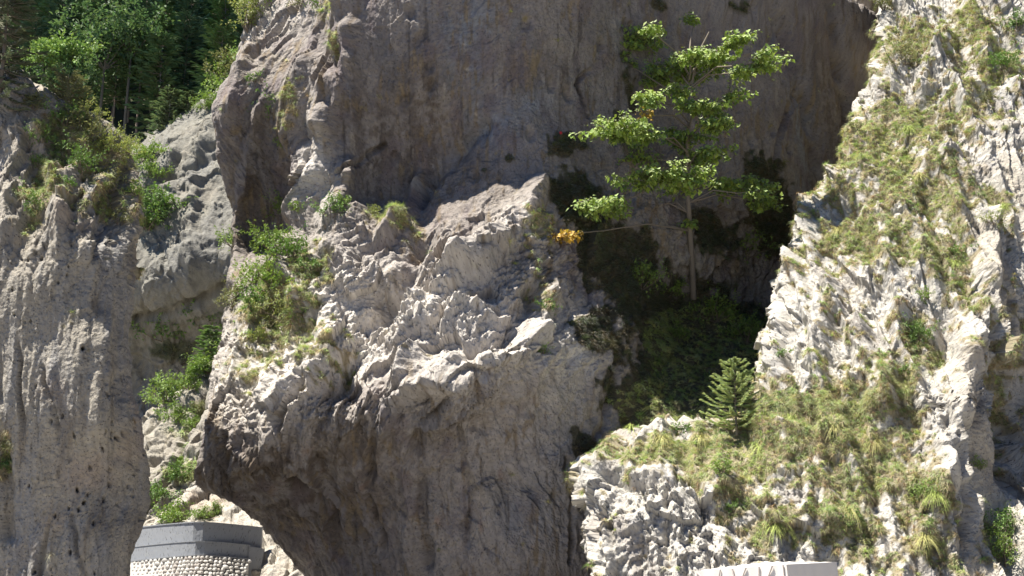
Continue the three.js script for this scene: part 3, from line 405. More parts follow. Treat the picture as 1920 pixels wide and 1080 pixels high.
{
  const rough = cliff.blobs([[60, 300, 140, 150, 0, 1], [200, 420, 70, 150, 0, 0.9], [20, 420, 80, 120, 0, 0.8], [200, 330, 60, 100, 0, 0.8]]);
  const grassAt = cliff.blobs([[180, 285, 65, 55, 0, 0.95], [110, 230, 60, 34, 20, 0.95], [200, 370, 50, 60, 0, 0.6], [92, 310, 18, 60, -12, 1.2], [60, 380, 36, 60, 0, 0.6], [110, 400, 50, 50, 0, 0.3], [20, 170, 40, 20, 0, 0.5], [5, 850, 18, 70, 0, 0.8], [140, 470, 30, 40, 0, 0.4]]);
  const pitsAt = cliff.blobs([[200, 470, 60, 80, 0, 0.9], [60, 480, 120, 60, 0, 0.7], [190, 830, 80, 120, 0, 1], [100, 700, 40, 100, 0, 0.4], [190, 960, 80, 100, 0, 0.8], [230, 740, 40, 60, 0, 0.8]]);
  const ribs = cliff.ridges([
    [[[75, 250], [95, 320], [110, 375], [112, 460]], 24, 0.45, 1], [[[10, 180], [20, 300], [30, 430]], 30, 0.3, 0], [[[60, 330], [50, 400], [60, 480]], 30, -0.4, 0],
    [[[75, 690], [100, 760], [110, 830]], 7, -0.18, 1], [[[222, 700], [228, 770], [215, 860]], 10, -0.15, 0], [[[190, 600], [185, 700], [180, 800]], 14, 0.1, 0], [[[5, 830], [10, 900], [12, 1000]], 14, -0.3, 0], [[[135, 960], [150, 1040], [160, 1090]], 6, -0.15, 1],
  ]);
  cliff.build((x, y, z, u, v, o) => {
    const R = clamp(rough(x, y), 0, 1);
    const wx = 0.2 * n3(x * 1.1, y * 0.9, z + 7), wy = 0.25 * n3(x * 1.1 + 20, y * 0.9, z);
    let h = 0.10 * fbm(x * 0.9, y * 0.25, z * 0.5, 3) + 0.07 * (ridged(u * 1.9 + wx, v * 0.16, 1.1, 4) - 0.4) + 0.03 * fbm(x * 5, y * 2.0, z * 5, 3) + 0.015 * fbm(x * 15, y * 12, z * 15, 2) + ribs(x, y);
    h += 0.05 * facet((u + wx) * 2.0, v * 0.35, 58, 0) + 0.03 * facet(u * 5 + wx, v * 1.3, 59, 0) + 0.018 * facet(u * 11, v * 4, 57, 0);
    if (R > 0.03) h += R * (0.35 * (ridged(u * 1.3 + wx, v * 0.35, 8.2, 4) - 0.45) + 0.2 * facet((u + wx) * 2.2, (v + wy) * 0.8, 60, 0.2) + 0.09 * facet(u * 5.2 + wx, v * 2.2, 61, 0.2));
    const pa = clamp(pitsAt(x, y), 0, 1);
    const pw = 0.12 * fbm(x * 5, y * 5, 3, 2);
    worley(u * 2.9 + wx * 2 + pw, v * 1.5 + wy * 2 + pw, 63); if (WO[2] < 0.03 + 0.16 * pa) h -= 0.4 * (1 - sst(0.03, 0.05 + 0.6 * WO[2], WO[0] + pw * 0.6));
    worley(u * 7.1 + wx * 3, v * 3.0 + wy * 3, 65); if (WO[2] < 0.02 + 0.16 * pa) h -= 0.2 * (1 - sst(0.03, 0.1 + 1.4 * WO[2], WO[0] + pw));
    h -= 0.16 * sst(0.75, 0.95, ridged(u * 0.9 + wx, v * 0.14, 6.6, 2)) * sst(0.05, 0.3, n3(x * 1.2, y * 0.4, 4));
    o.h = h; o.R = R;
  }, (x, y, z, u, v, o) => {
    const st = fbm(u * 3, v * 0.3, 1.2, 4), cl = fbm(x * 0.8, y * 0.6, z + 3, 4), fine = fbm(x * 12, y * 12, z * 12, 2), gr = fbm(x * 5, y * 4, z * 5, 3), st2 = fbm(u * 7, v * 0.8, 4, 3);
    set(o, [0.34, 0.305, 0.255]); blend(o, BLUE, sst(-0.1, 0.35, st) * 0.5); blend(o, [0.32, 0.25, 0.205], sst(0, 0.4, cl) * 0.5); blend(o, [0.38, 0.35, 0.31], sst(0.15, 0.4, st2) * 0.5); blend(o, [0.09, 0.075, 0.06], sst(0.32, 0.42, fbm(u * 9, v * 1.6, 12, 3)) * 0.5); blend(o, BROWN, sst(0.12, 0.36, fbm(u * 2 + 30, v * 0.5, 2, 4)) * 0.4);
    gain(o, 1 + 0.22 * fine + 0.2 * gr);
    const g = clamp(grassAt(x, y), 0, 1.3) + 0.5 * fbm(x * 1.6, y * 1.4, z * 1.6, 4) + 0.8 * fbm(x * 5, y * 3.5, z * 4, 3) - 0.35; blend(o, SOIL, sst(0, 0.2, g) * 0.8); o.grass = g;
  });
}

// ---------------------------------------------------------------- rocks beyond the gap
const farWall = new Mass({
  name: 'far_rock_face', label: 'distant grey rock face rising behind the gap', mat: rockMat, cell: 0.5,
  ctrl: [[200, 280, 84], [300, 230, 84], [400, 160, 84], [520, 60, 86], [240, 330, 79], [330, 320, 78.5], [430, 250, 79], [540, 200, 81], [240, 440, 77], [330, 440, 76.2], [430, 400, 76.5], [540, 400, 78], [240, 550, 76], [330, 540, 75.2], [430, 540, 75.4], [540, 540, 77], [240, 640, 78.5], [330, 620, 78], [430, 600, 78], [540, 620, 79], [240, 760, 79], [330, 760, 78.5], [430, 760, 78], [540, 760, 78], [240, 1000, 77], [540, 1000, 77]],
  left: [[560, 20, 87], [452, 105, 86], [430, 130, 85.5], [390, 178, 85], [350, 212, 85], [300, 235, 85], [262, 262, 85], [220, 300, 85], [160, 380, 85], [140, 1000, 80]],
  right: [[570, 0, 86], [560, 1000, 78]],
  y0: 4, y1: 41, yd0: 12, yd1: 40, step: 0.09, nc: 230, back: 20, wrapR: false, edge: 2, capDepth: 14, wobble: 0.4,
});
{
  const rib = farWall.ridges([[[[300, 330], [340, 320], [400, 290]], 12, -0.8, 0], [[[260, 380], [300, 340], [330, 300]], 14, -0.9, 0], [[[250, 600], [330, 580], [420, 540]], 6, -1, 0], [[[380, 240], [360, 380], [350, 520]], 18, 0.7, 0]]);
  const dark = farWall.blobs([[300, 400, 30, 60, 20, 0.6], [330, 660, 90, 60, 0, 0.5]]);
  farWall.build((x, y, z, u, v, o) => {
    const a = x * 0.5 + y * 0.85;
    worley(u * 0.55 + 0.4 * n3(x * 0.3, y * 0.3, 2), v * 0.4, 70); const c = WO[1] - WO[0];
    o.h = 1.0 * fbm(x * 0.16, y * 0.12, z * 0.1, 2) + 0.4 * (ridged(u * 0.3, v * 0.1, 3, 3) - 0.4)  + 0.22 * facet(u * 0.6 + 0.3 * n3(x, y, 1), v * 0.35, 71, 0) + 0.13 * facet(u * 1.5 + 0.2 * n3(x * 2, y * 2, 4), v * 0.9, 72, 0) + 0.08 * facet(u * 3.2, v * 2, 73, 0) - 0.25 * sst(0.7, 0.95, ridged(x * 0.25, y * 0.16, 8, 2)) + rib(x, y);
  }, (x, y, z, u, v, o) => {
    set(o, [0.25, 0.235, 0.20]); blend(o, [0.18, 0.175, 0.165], sst(-0.1, 0.4, fbm(x * 0.4, y * 0.2, 2, 4)) * 0.6); blend(o, [0.26, 0.22, 0.17], sst(0, 0.4, fbm(x * 0.3 + 7, y * 0.3, 5, 4)) * 0.5);
    gain(o, 1 + 0.4 * fbm(x * 3, y * 3, z, 3));
    const g = clamp(dark(x, y), 0, 1) + 0.8 * fbm(x * 0.5, y * 0.5, 3, 4) - 0.45; blend(o, [0.06, 0.07, 0.03], sst(0, 0.15, g) * 0.8); o.grass = g;
  });
}
const slab = new Mass({
  name: 'rock_slab', label: 'tilted sunlit rock slab below the distant face', mat: rockMat, cell: 0.4,
  ctrl: [[220, 820, 66], [300, 775, 66], [360, 730, 66], [430, 690, 66], [540, 620, 67], [250, 850, 63.5], [330, 820, 63], [400, 790, 63], [520, 760, 64], [250, 920, 61.5], [330, 910, 61], [420, 900, 61], [540, 880, 62], [250, 1010, 60], [340, 1010, 59.5], [430, 1010, 59.5], [540, 1000, 60], [300, 1150, 58.5], [540, 1150, 58.5]],
  left: [[560, 600, 68], [430, 672, 67.5], [405, 697, 67.3], [350, 730, 67.2], [300, 763, 67.2], [262, 786, 67.2], [230, 812, 67], [180, 870, 66], [160, 1150, 60]],
  right: [[580, 600, 67], [560, 1150, 58]],
  y0: -0.5, y1: 16.6, yd0: 5, yd1: 16.2, step: 0.07, nc: 200, back: 12, wrapR: false, edge: 0.8, capDepth: 8, wobble: 0.25,
});
{
  const rib = slab.ridges([[[[405, 700], [370, 760], [340, 820], [290, 870]], 9, -0.8, 0], [[[350, 740], [310, 790], [275, 860]], 14, 0.4, 0], [[[340, 830], [330, 880], [290, 940], [270, 960]], 8, -0.8, 0], [[[400, 720], [395, 800], [380, 900]], 20, 0.4, 0]]);
  slab.build((x, y, z, u, v, o) => {
    const a = x * 0.7 + y * 0.7, b = -x * 0.7 + y * 0.7;
    worley(a * 0.5, b * 0.9, 80);
    o.h = 0.6 * fbm(x * 0.25, y * 0.25, z * 0.2, 3) + 0.5 * (ridged(a * 0.2, b * 0.6, 3, 4) - 0.4) + 0.25 * (WO[2] - 0.5) - 0.2 * (1 - sst(0, 0.12, WO[1] - WO[0])) + 0.16 * facet(a * 1.2, b * 2.2, 82, 0.2) + 0.08 * facet(a * 3, b * 4, 83, 0.2) + rib(x, y);
  }, (x, y, z, u, v, o) => {
    set(o, [0.34, 0.31, 0.26]); blend(o, [0.33, 0.29, 0.24], sst(0, 0.4, fbm(x * 0.5, y * 0.5, 2, 4)) * 0.5); gain(o, 1 + 0.35 * fbm(x * 3, y * 3, z, 3));
    const g = 0.9 * fbm(x * 0.45 + 3, y * 0.45, 3, 4) - 0.12; blend(o, SOIL, sst(0, 0.15, g) * 0.8); o.grass = g;
  });
}
const verge = new Mass({
  name: 'roadside_rocks', label: 'bright broken rock bank beside the road wall', mat: rockMat, cell: 0.3,
  ctrl: [[300, 975, 55], [345, 950, 55], [385, 915, 56], [430, 945, 54.5], [470, 965, 53.5], [520, 980, 53], [360, 990, 53], [420, 990, 52.6], [480, 1000, 52], [540, 1010, 51.5], [600, 1000, 52], [300, 1040, 52.6], [420, 1050, 51], [480, 1050, 50.2], [540, 1050, 49.8], [620, 1060, 50], [300, 1150, 51.5], [450, 1150, 50], [620, 1150, 49]],
  left: [[400, 906, 57], [375, 912, 57], [355, 935, 56.5], [340, 952, 56], [300, 968, 56], [270, 980, 55.5], [262, 1150, 53]],
  right: [[404, 902, 57], [440, 935, 56], [500, 960, 55], [560, 1000, 54], [640, 1040, 52], [640, 1150, 50]],
  y0: -0.5, y1: 6.85, yd0: 2.2, yd1: 6.8, step: 0.05, nc: 150, back: 5, edge: 0.3, capDepth: 3, wobble: 0.2, inward: 0.4,
});
verge.build((x, y, z, u, v, o) => {
  const a = x * 0.8 + y * 0.6, b = -x * 0.6 + y * 0.8; worley(a * 0.9, b * 1.5, 90);
  o.h = 0.35 * fbm(x * 0.5, y * 0.5, z * 0.4, 3) + 0.45 * (WO[2] - 0.5) - 0.22 * (1 - sst(0, 0.15, WO[1] - WO[0])) + 0.3 * (ridged(a * 0.5, b * 1.4, 2, 4) - 0.4) + 0.06 * fbm(x * 4, y * 4, z * 4, 3);
}, (x, y, z, u, v, o) => {
  set(o, [0.44, 0.40, 0.345]); blend(o, [0.42, 0.33, 0.25], sst(0, 0.4, fbm(x * 0.8, y * 0.8, 2, 4)) * 0.6); gain(o, 1 + 0.35 * fbm(x * 4, y * 4, z, 3)); o.grass = 0.9 * fbm(x + 9, y, 2, 3) - 0.35;
});

// ---------------------------------------------------------------- ground and wooded hillside
{
  const g = new THREE.PlaneGeometry(900, 900, 90, 90); g.rotateX(-Math.PI / 2); g.translate(0, 0, -200);
  const c = new Float32Array(g.attributes.position.count * 3), p = g.attributes.position;
  for (let i = 0; i < p.count; i++) { const f = 0.24 + 0.08 * fbm(p.getX(i) * 0.1, 2, p.getZ(i) * 0.1, 3); c[i * 3] = f; c[i * 3 + 1] = f * 0.95; c[i * 3 + 2] = f * 0.87; p.setY(i, -0.02); }
  g.setAttribute('color', new THREE.BufferAttribute(c, 3)); g.computeVertexNormals();
  const m = new THREE.Mesh(g, new THREE.MeshStandardMaterial({ vertexColors: true, roughness: 0.95 })); m.name = 'ground'; m.receiveShadow = true; tag(m, 'pale gravel ground of the gorge floor', 'ground', null, 'structure'); delete m.userData.category; scene.add(m);
}
const hillH = (x, z) => { const d = -z; return clamp((d - 96) * 0.82, 0, 400) + 5 * fbm(x * 0.02, 1, z * 0.02, 3); };
{
  const xs = [], zs = []; for (let x = -190; x <= 60; x += 4) xs.push(x); for (let d = 92; d <= 420; d += 4) zs.push(-d);
  const P = [], C = [], I = []; for (const z of zs) for (const x of xs) { P.push(x, hillH(x, z) - 0.3, z); const f = fbm(x * 0.1, z * 0.1, 3, 3); C.push(0.06 + 0.03 * f, 0.06 + 0.02 * f, 0.03); }
  const n = xs.length; for (let j = 0; j < zs.length - 1; j++) for (let i = 0; i < n - 1; i++) { const a = j * n + i; I.push(a, a + 1, a + n, a + 1, a + n + 1, a + n); }
  const g = new THREE.BufferGeometry(); g.setAttribute('position', new THREE.Float32BufferAttribute(P, 3)); g.setAttribute('color', new THREE.Float32BufferAttribute(C, 3)); g.setIndex(I); g.computeVertexNormals();
  const m = new THREE.Mesh(g, new THREE.MeshStandardMaterial({ vertexColors: true, roughness: 1 })); m.name = 'hillside'; m.userData.kind = 'structure'; m.userData.label = 'steep wooded hillside behind the gorge'; m.castShadow = m.receiveShadow = true; scene.add(m);
}

// ---------------------------------------------------------------- plants: shared builders
const V = (x, y, z) => new THREE.Vector3(x, y, z);
function tube(pts, r0, r1, sides = 5) {
  const P = [], I = [], n = pts.length, d = V(), a = V(), b = V(), up = V(0.31, 0.2, 0.93);
  for (let i = 0; i < n; i++) { d.copy(pts[Math.min(n - 1, i + 1)]).sub(pts[Math.max(0, i - 1)]).normalize(); a.crossVectors(d, up).normalize(); b.crossVectors(d, a); const r = mix(r0, r1, i / (n - 1)); for (let k = 0; k < sides; k++) { const t = k / sides * 2 * Math.PI, c = Math.cos(t) * r, s = Math.sin(t) * r; P.push(pts[i].x + a.x * c + b.x * s, pts[i].y + a.y * c + b.y * s, pts[i].z + a.z * c + b.z * s); } }
  for (let i = 0; i < n - 1; i++) for (let k = 0; k < sides; k++) { const p = i * sides + k, q = i * sides + (k + 1) % sides; I.push(p, p + sides, q, q, p + sides, q + sides); }
  const g = new THREE.BufferGeometry(); g.setAttribute('position', new THREE.Float32BufferAttribute(P, 3)); g.setIndex(I); g.computeVertexNormals(); return g;
}
class Leaves {                                                // many single leaves, each two triangles bent along the midrib
  constructor() { this.P = []; this.C = []; }
  leaf(p, d, n, len, wid, c) {
    const s = V().crossVectors(d, n).normalize(), m = V().copy(p).addScaledVector(d, len * 0.5), e = V().copy(p).addScaledVector(d, len).addScaledVector(n, -len * 0.12), up = n;
    const l = V().copy(m).addScaledVector(s, wid / 2).addScaledVector(up, len * 0.09), r = V().copy(m).addScaledVector(s, -wid / 2).addScaledVector(up, len * 0.09);
    for (const q of [p, r, e, p, e, l]) { this.P.push(q.x, q.y, q.z); this.C.push(c[0], c[1], c[2]); }
  }
  geo() { const g = new THREE.BufferGeometry(); g.setAttribute('position', new THREE.Float32BufferAttribute(this.P, 3)); g.setAttribute('color', new THREE.Float32BufferAttribute(this.C, 3)); g.computeVertexNormals(); return g; }
}
const leafMat = new THREE.MeshPhysicalMaterial({ vertexColors: true, roughness: 0.85, transmission: 0.42, thickness: 0, side: THREE.DoubleSide });
const needleMat = new THREE.MeshPhysicalMaterial({ vertexColors: true, roughness: 0.9, transmission: 0.4, thickness: 0, side: THREE.DoubleSide });
const farNeedleMat = new THREE.MeshStandardMaterial({ vertexColors: true, roughness: 0.9, side: THREE.DoubleSide });
const barkMat = new THREE.MeshStandardMaterial({ color: new THREE.Color().setRGB(0.16, 0.125, 0.09), roughness: 0.95 });
const pineBark = new THREE.MeshStandardMaterial({ color: new THREE.Color().setRGB(0.26, 0.2, 0.16), roughness: 0.95 });
const greyBark = new THREE.MeshStandardMaterial({ color: new THREE.Color().setRGB(0.2, 0.165, 0.13), roughness: 0.95 });
const tint = (c, r, a = 0.3) => { const f = 1 + a * (r() * 2 - 1), w = 0.12 * (r() * 2 - 1); return [c[0] * (f + w), c[1] * f, c[2] * (f - w)]; };
const sph = (r, up = 0) => { const z = r() * 2 - 1, t = r() * 2 * Math.PI, q = Math.sqrt(1 - z * z); return V(q * Math.cos(t), z + up, q * Math.sin(t)).normalize(); };

// a shrub: stems from one root, side twigs, leaves along the twigs
function shrubShape(seed, { size = 0.6, stems = 9, twigs = 6, per = 9, leaf = 0.075, wide = 1, tall = 1, color = [0.14, 0.22, 0.04], loose = 0.1 } = {}) {
  const r = rng(seed), wood = [], L = new Leaves();
  for (let i = 0; i < stems; i++) {
    const az = i / stems * 6.283 + r(), el = 0.35 + r() * 1.05, len = size * (0.65 + 0.5 * r());
    const d = V(Math.cos(az) * Math.cos(el) * wide, Math.sin(el) * tall, Math.sin(az) * Math.cos(el) * wide), pts = [V(0, 0, 0)];
    for (let k = 1; k <= 4; k++) { const t = k / 4; pts.push(d.clone().multiplyScalar(len * t).add(V((r() - 0.5) * 0.14 * len, -0.1 * len * t * t + (r() - 0.5) * 0.08 * len, (r() - 0.5) * 0.14 * len))); }
    wood.push(tube(pts, 0.014 * size + 0.006, 0.003, 4));
    for (let q = 0; q < twigs; q++) {
      const t = 0.3 + 0.7 * r(), k = Math.min(3, Math.floor(t * 4)), o = pts[k].clone().lerp(pts[k + 1], t * 4 - k), td = d.clone().normalize().multiplyScalar(0.5).add(sph(r, 0.25).multiplyScalar(0.9)).normalize(), tl = len * (0.22 + 0.3 * r());
      for (let m = 0; m < per; m++) { const p = o.clone().addScaledVector(td, tl * (0.15 + 0.85 * r())).add(sph(r).multiplyScalar(loose * size * r())); const ld = td.clone().multiplyScalar(0.6).add(sph(r)).normalize(), nn = V(r() - 0.5, 0.9, r() - 0.2).normalize(); L.leaf(p, ld, nn, leaf * (0.6 + 0.7 * r()), leaf * (0.4 + 0.25 * r()), tint(color, r)); }
    }
  }
  return { wood: mergeGeometries(wood), leaves: L.geo() };
}
const kinds = {};
function shrub(kind, at, label, { name = 'shrub', category = 'shrub', s = 1, sy, turn = 0, group, lift = 0, mat = leafMat } = {}) {
  const k = kinds[kind], g = base(name, [at.p[0] - at.n[0] * 0.05, at.p[1] - at.n[1] * 0.05 + lift, at.p[2] - at.n[2] * 0.05], turn);
  g.scale.set(s, sy ?? s, s); part('stem', k.wood, barkMat, g); part('foliage', k.leaves, mat, g); return tag(g, label, category, group);
}
const BRIGHT = [0.20, 0.30, 0.045], FRESH = [0.13, 0.23, 0.035], OLIVE = [0.19, 0.20, 0.065], YELLOWG = [0.27, 0.31, 0.07];
[['bright', BRIGHT, 0], ['fresh', FRESH, 100], ['olive', OLIVE, 200], ['yellow', YELLOWG, 300]].forEach(([n, color, sd]) => {
  kinds[n + 'S'] = shrubShape(11 + sd, { size: 0.45, stems: 8, twigs: 5, per: 8, leaf: 0.07, color });
  kinds[n + 'M'] = shrubShape(12 + sd, { size: 0.85, stems: 11, twigs: 8, per: 10, leaf: 0.085, color, wide: 1.1 });
  kinds[n + 'T'] = shrubShape(13 + sd, { size: 1.0, stems: 10, twigs: 9, per: 10, leaf: 0.085, color, wide: 0.7, tall: 1.25 });
});
kinds.farBush = shrubShape(51, { size: 1.4, stems: 13, twigs: 9, per: 11, leaf: 0.17, color: BRIGHT, loose: 0.14 });
kinds.farBushOlive = shrubShape(52, { size: 1.6, stems: 14, twigs: 9, per: 12, leaf: 0.17, color: OLIVE, loose: 0.14, tall: 0.9 });
kinds.farDark = shrubShape(53, { size: 1.3, stems: 12, twigs: 8, per: 10, leaf: 0.18, color: FRESH, loose: 0.14 });

// conifers: whorls of drooping boughs with needle sprays
function coniferShape(seed, { h = 2, r0 = 0.6, from = 0.1, whorls = 12, boughs = 6, per = 14, spray = 0.12, color = [0.12, 0.19, 0.06], trunk = 0.03, rise = 0.15, shape = 1, ragged = 0.35, cross = false }) {
  const r = rng(seed), wood = [], L = new Leaves(), tp = []; for (let k = 0; k <= 6; k++) tp.push(V((r() - 0.5) * 0.012 * h * (k ? 1 : 0), h * k / 6, (r() - 0.5) * 0.012 * h * (k ? 1 : 0)));
  const trunkGeo = tube(tp, trunk, trunk * 0.15, 6);
  for (let w = 0; w < whorls; w++) {
    const t = from + (1 - from) * (w + 0.6 * r()) / whorls, y = h * Math.min(t, 0.985), R = r0 * Math.pow(1 - (t - from) / (1 - from) * 0.93, shape);
    for (let b = 0; b < boughs; b++) {
      const az = b / boughs * 6.283 + w * 1.7 + r() * 0.8, len = R * (1 - ragged + 2 * ragged * r()), d = V(Math.cos(az), rise + 0.35 * t - 0.15, Math.sin(az)), pts = [];
      for (let k = 0; k <= 3; k++) { const q = k / 3; pts.push(V(d.x * len * q, y + d.y * len * q - 0.16 * len * Math.sin(q * 2.4) + 0.1 * len * q * q, d.z * len * q)); }
      wood.push(tube(pts, Math.max(0.004, trunk * 0.22), 0.003, 3));
      const side = V(-d.z, 0, d.x).normalize();
      for (let m = 0; m < per; m++) { const q = 0.12 + 0.88 * (m + r()) / per, k = Math.min(2, Math.floor(q * 3)), p = pts[k].clone().lerp(pts[k + 1], q * 3 - k), s = (m & 1 ? 1 : -1) * (0.35 + 0.65 * r()), ld = side.clone().multiplyScalar(s * (1.1 - 0.6 * q)).add(V(d.x, 0.05 + 0.1 * r(), d.z).multiplyScalar(0.8)).normalize(); L.leaf(p, ld, V((r() - 0.5) * 1.5, 1, (r() - 0.5) * 1.5).normalize(), spray * (0.7 + 0.7 * r()), spray * 0.38, tint(color, r, 0.25)); if (cross) L.leaf(p, ld.clone().add(V(0, 0.5 * (r() - 0.2), 0)).normalize(), V(side.x + r() - 0.5, 0.3, side.z + r() - 0.5).normalize(), spray * (0.6 + 0.6 * r()), spray * 0.42, tint(color, r, 0.25)); }
    }
  }
  return { trunk: trunkGeo, boughs: mergeGeometries(wood), leaves: L.geo() };
}
function conifer(shape, p, label, name, category, s, turn, group, bark = greyBark) {
  const g = base(name, p, turn); g.scale.setScalar(s); const t = part('trunk', shape.trunk, bark, g), c = part('crown', shape.leaves, bark === pineBark ? farNeedleMat : needleMat, g); part('branch', shape.boughs, bark, c).userData.kind = 'stuff'; return tag(g, label, category, group);
}

// ---------------------------------------------------------------- grass
function tuftGeo(seed, blades, { el0 = 0.3, el1 = 1.4, spread = 1.9, len = 0.3, droop = 0.8, wid = 0.012 }) {
  const r = rng(seed), P = [], I = [];
  for (let i = 0; i < blades; i++) {
    const az = (r() * 2 - 1) * spread, el = mix(el0, el1, r()), L = len * (0.55 + 0.8 * r()), d = V(Math.sin(az) * Math.cos(el), Math.sin(el), Math.cos(az) * Math.cos(el)), o = V((r() - 0.5) * 0.12, (r() - 0.5) * 0.06, (r() - 0.5) * 0.06), w = wid * (0.7 + 0.7 * r()), s = V(Math.cos(az), 0, -Math.sin(az)), st = P.length / 3;
    for (let k = 0; k <= 3; k++) { const t = k / 3, p = o.clone().addScaledVector(d, L * t); p.y -= droop * L * t * t; const ww = w * (1 - t * 0.9) * 0.5; P.push(p.x + s.x * ww, p.y, p.z + s.z * ww, p.x - s.x * ww, p.y, p.z - s.z * ww); }
    for (let k = 0; k < 3; k++) { const a = st + k * 2; I.push(a, a + 1, a + 2, a + 1, a + 3, a + 2); }
  }
  const g = new THREE.BufferGeometry(); g.setAttribute('position', new THREE.Float32BufferAttribute(P, 3)); g.setIndex(I); g.computeVertexNormals(); return g;
}
const grassMat = new THREE.MeshPhysicalMaterial({ color: 0xffffff, roughness: 0.8, transmission: 0.4, thickness: 0, side: THREE.DoubleSide });
const greenTuft = tuftGeo(5, 26, { wid: 0.013, len: 0.24, spread: 2.6, droop: 0.65 }), dryTuft = tuftGeo(6, 24, { el0: -0.6, el1: 1.1, droop: 0.8, len: 0.21, spread: 2.4 }), mossTuft = tuftGeo(8, 30, { el0: -0.2, el1: 1.2, droop: 0.7, len: 0.16, wid: 0.016 });
const bigTuft = tuftGeo(9, 150, { el0: 0.1, el1: 1.45, len: 0.42, droop: 0.95, wid: 0.013 });
const GREEN = [[0.36, 0.45, 0.13], [0.44, 0.51, 0.18], [0.52, 0.53, 0.25], [0.30, 0.42, 0.10]], DRY = [[0.54, 0.45, 0.25], [0.42, 0.31, 0.16], [0.6, 0.54, 0.35], [0.33, 0.22, 0.11]], MOSSY = [[0.10, 0.12, 0.045], [0.13, 0.105, 0.05], [0.075, 0.10, 0.035]];
function strew(name, label, mass, geo, pick, perM2, palette, seed, size = 1, most = 14000) {
  const r = rng(seed), M = [], C = [], m4 = new THREE.Matrix4(), e = new THREE.Euler(), q = new THREE.Quaternion(), s = V(), p = V(), nc = mass.nc, Q = mass.Q;
  for (let k = 0; k < mass.n - nc - 1 && M.length < most; k++) {
    const g = pick(mass.G[k]); if (g <= 0) continue;
    const j = Math.floor(k / nc), i = k % nc; if (i === nc - 1) continue;
    const a = Math.hypot(Q[k * 3 + 3] - Q[k * 3], Q[k * 3 + 4] - Q[k * 3 + 1], Q[k * 3 + 5] - Q[k * 3 + 2]) * Math.hypot(Q[(k + nc) * 3] - Q[k * 3], Q[(k + nc) * 3 + 1] - Q[k * 3 + 1], Q[(k + nc) * 3 + 2] - Q[k * 3 + 2]);
    if (r() > a * perM2 * Math.min(1, g * 2)) continue;
    const x = Q[k * 3], y = Q[k * 3 + 1], z = Q[k * 3 + 2], px = toPix(x, y, z); if (px[0] < -80 || px[0] > 2000 || px[1] < -120 || px[1] > 1140) continue;
    const nx = mass.base[k * 3], nz = mass.base[k * 3 + 2]; e.set((r() - 0.5) * 0.9, Math.atan2(nx, nz) + (r() - 0.5) * 2.6, (r() - 0.5) * 0.9); q.setFromEuler(e);
    const f = size * (0.55 + 0.8 * r()), cl = n3(x * 1.1, y * 1.1, z * 1.1 + 5); s.set(f, f * (0.8 + 0.4 * r()), f); p.set(x, y, z); M.push(m4.compose(p, q, s).clone());
    const c = palette[clamp(Math.floor((cl * 0.9 + 0.5 + (r() - 0.5) * 0.7) * palette.length), 0, palette.length - 1)]; C.push(tint(c, r, 0.25));
  }
  const im = new THREE.InstancedMesh(geo, grassMat, M.length), col = new THREE.Color(); M.forEach((m, i) => { im.setMatrixAt(i, m); im.setColorAt(i, col.setRGB(...C[i])); });
  im.name = numbered(name); im.castShadow = im.receiveShadow = true; tag(im, label, 'grass', null, 'stuff'); scene.add(im);
}
strew('grass', 'green grass tufts covering the sunlit buttress and its ledge', buttress, greenTuft, g => g > 0.12 ? g : 0, 110, GREEN, 21, 0.56, 30000);
strew('dry_grass', 'straw coloured dead grass hanging below the tufts on the buttress', buttress, dryTuft, g => g > 0.04 ? g + 0.1 : 0, 50, DRY, 22, 0.6, 30000);
strew('grass', 'green grass tufts on the ledges of the great overhanging wall', wall, greenTuft, g => g > 0.12 ? g : 0, 110, GREEN, 23, 0.66);
strew('dry_grass', 'dead straw grass on the ledges of the great overhanging wall', wall, dryTuft, g => g > 0.1 ? g : 0, 80, DRY, 24, 0.66);
strew('moss_grass', 'dark mossy cushions hanging in the cracks of the shaded wall', wall, mossTuft, g => g < -0.06 && g > -5 ? -g : 0, 80, MOSSY, 25, 1.1);
strew('hollow_grass', 'grass and herbs on the shaded floor of the hollow', wall, greenTuft, g => g < -5 ? 1 : 0, 55, GREEN, 33, 0.8);
strew('grass', 'grass on the crest of the pale pitted cliff', cliff, greenTuft, g => g > 0.1 ? g : 0, 90, GREEN, 26, 0.62);
strew('dry_grass', 'dead grass on the crest of the pale pitted cliff', cliff, dryTuft, g => g > 0.08 ? g : 0, 70, DRY, 27, 0.6);
strew('grass', 'thin grass on the tilted slab beyond the gap', slab, greenTuft, g => g > 0.06 ? g : 0, 26, GREEN, 28, 2.2, 3000);
strew('grass', 'dark grass patches on the distant grey rock face', farWall, greenTuft, g => g > 0.05 ? g : 0, 10, MOSSY, 29, 3, 3000);
strew('grass', 'grass tufts on the bright bank beside the road wall', verge, greenTuft, g => g > 0.05 ? g : 0, 26, GREEN, 30, 1.6, 1500);

const tussA = new THREE.MeshStandardMaterial({ color: new THREE.Color().setRGB(0.33, 0.39, 0.10), roughness: 0.8, side: THREE.DoubleSide }), tussB = new THREE.MeshStandardMaterial({ color: new THREE.Color().setRGB(0.42, 0.40, 0.15), roughness: 0.8, side: THREE.DoubleSide });

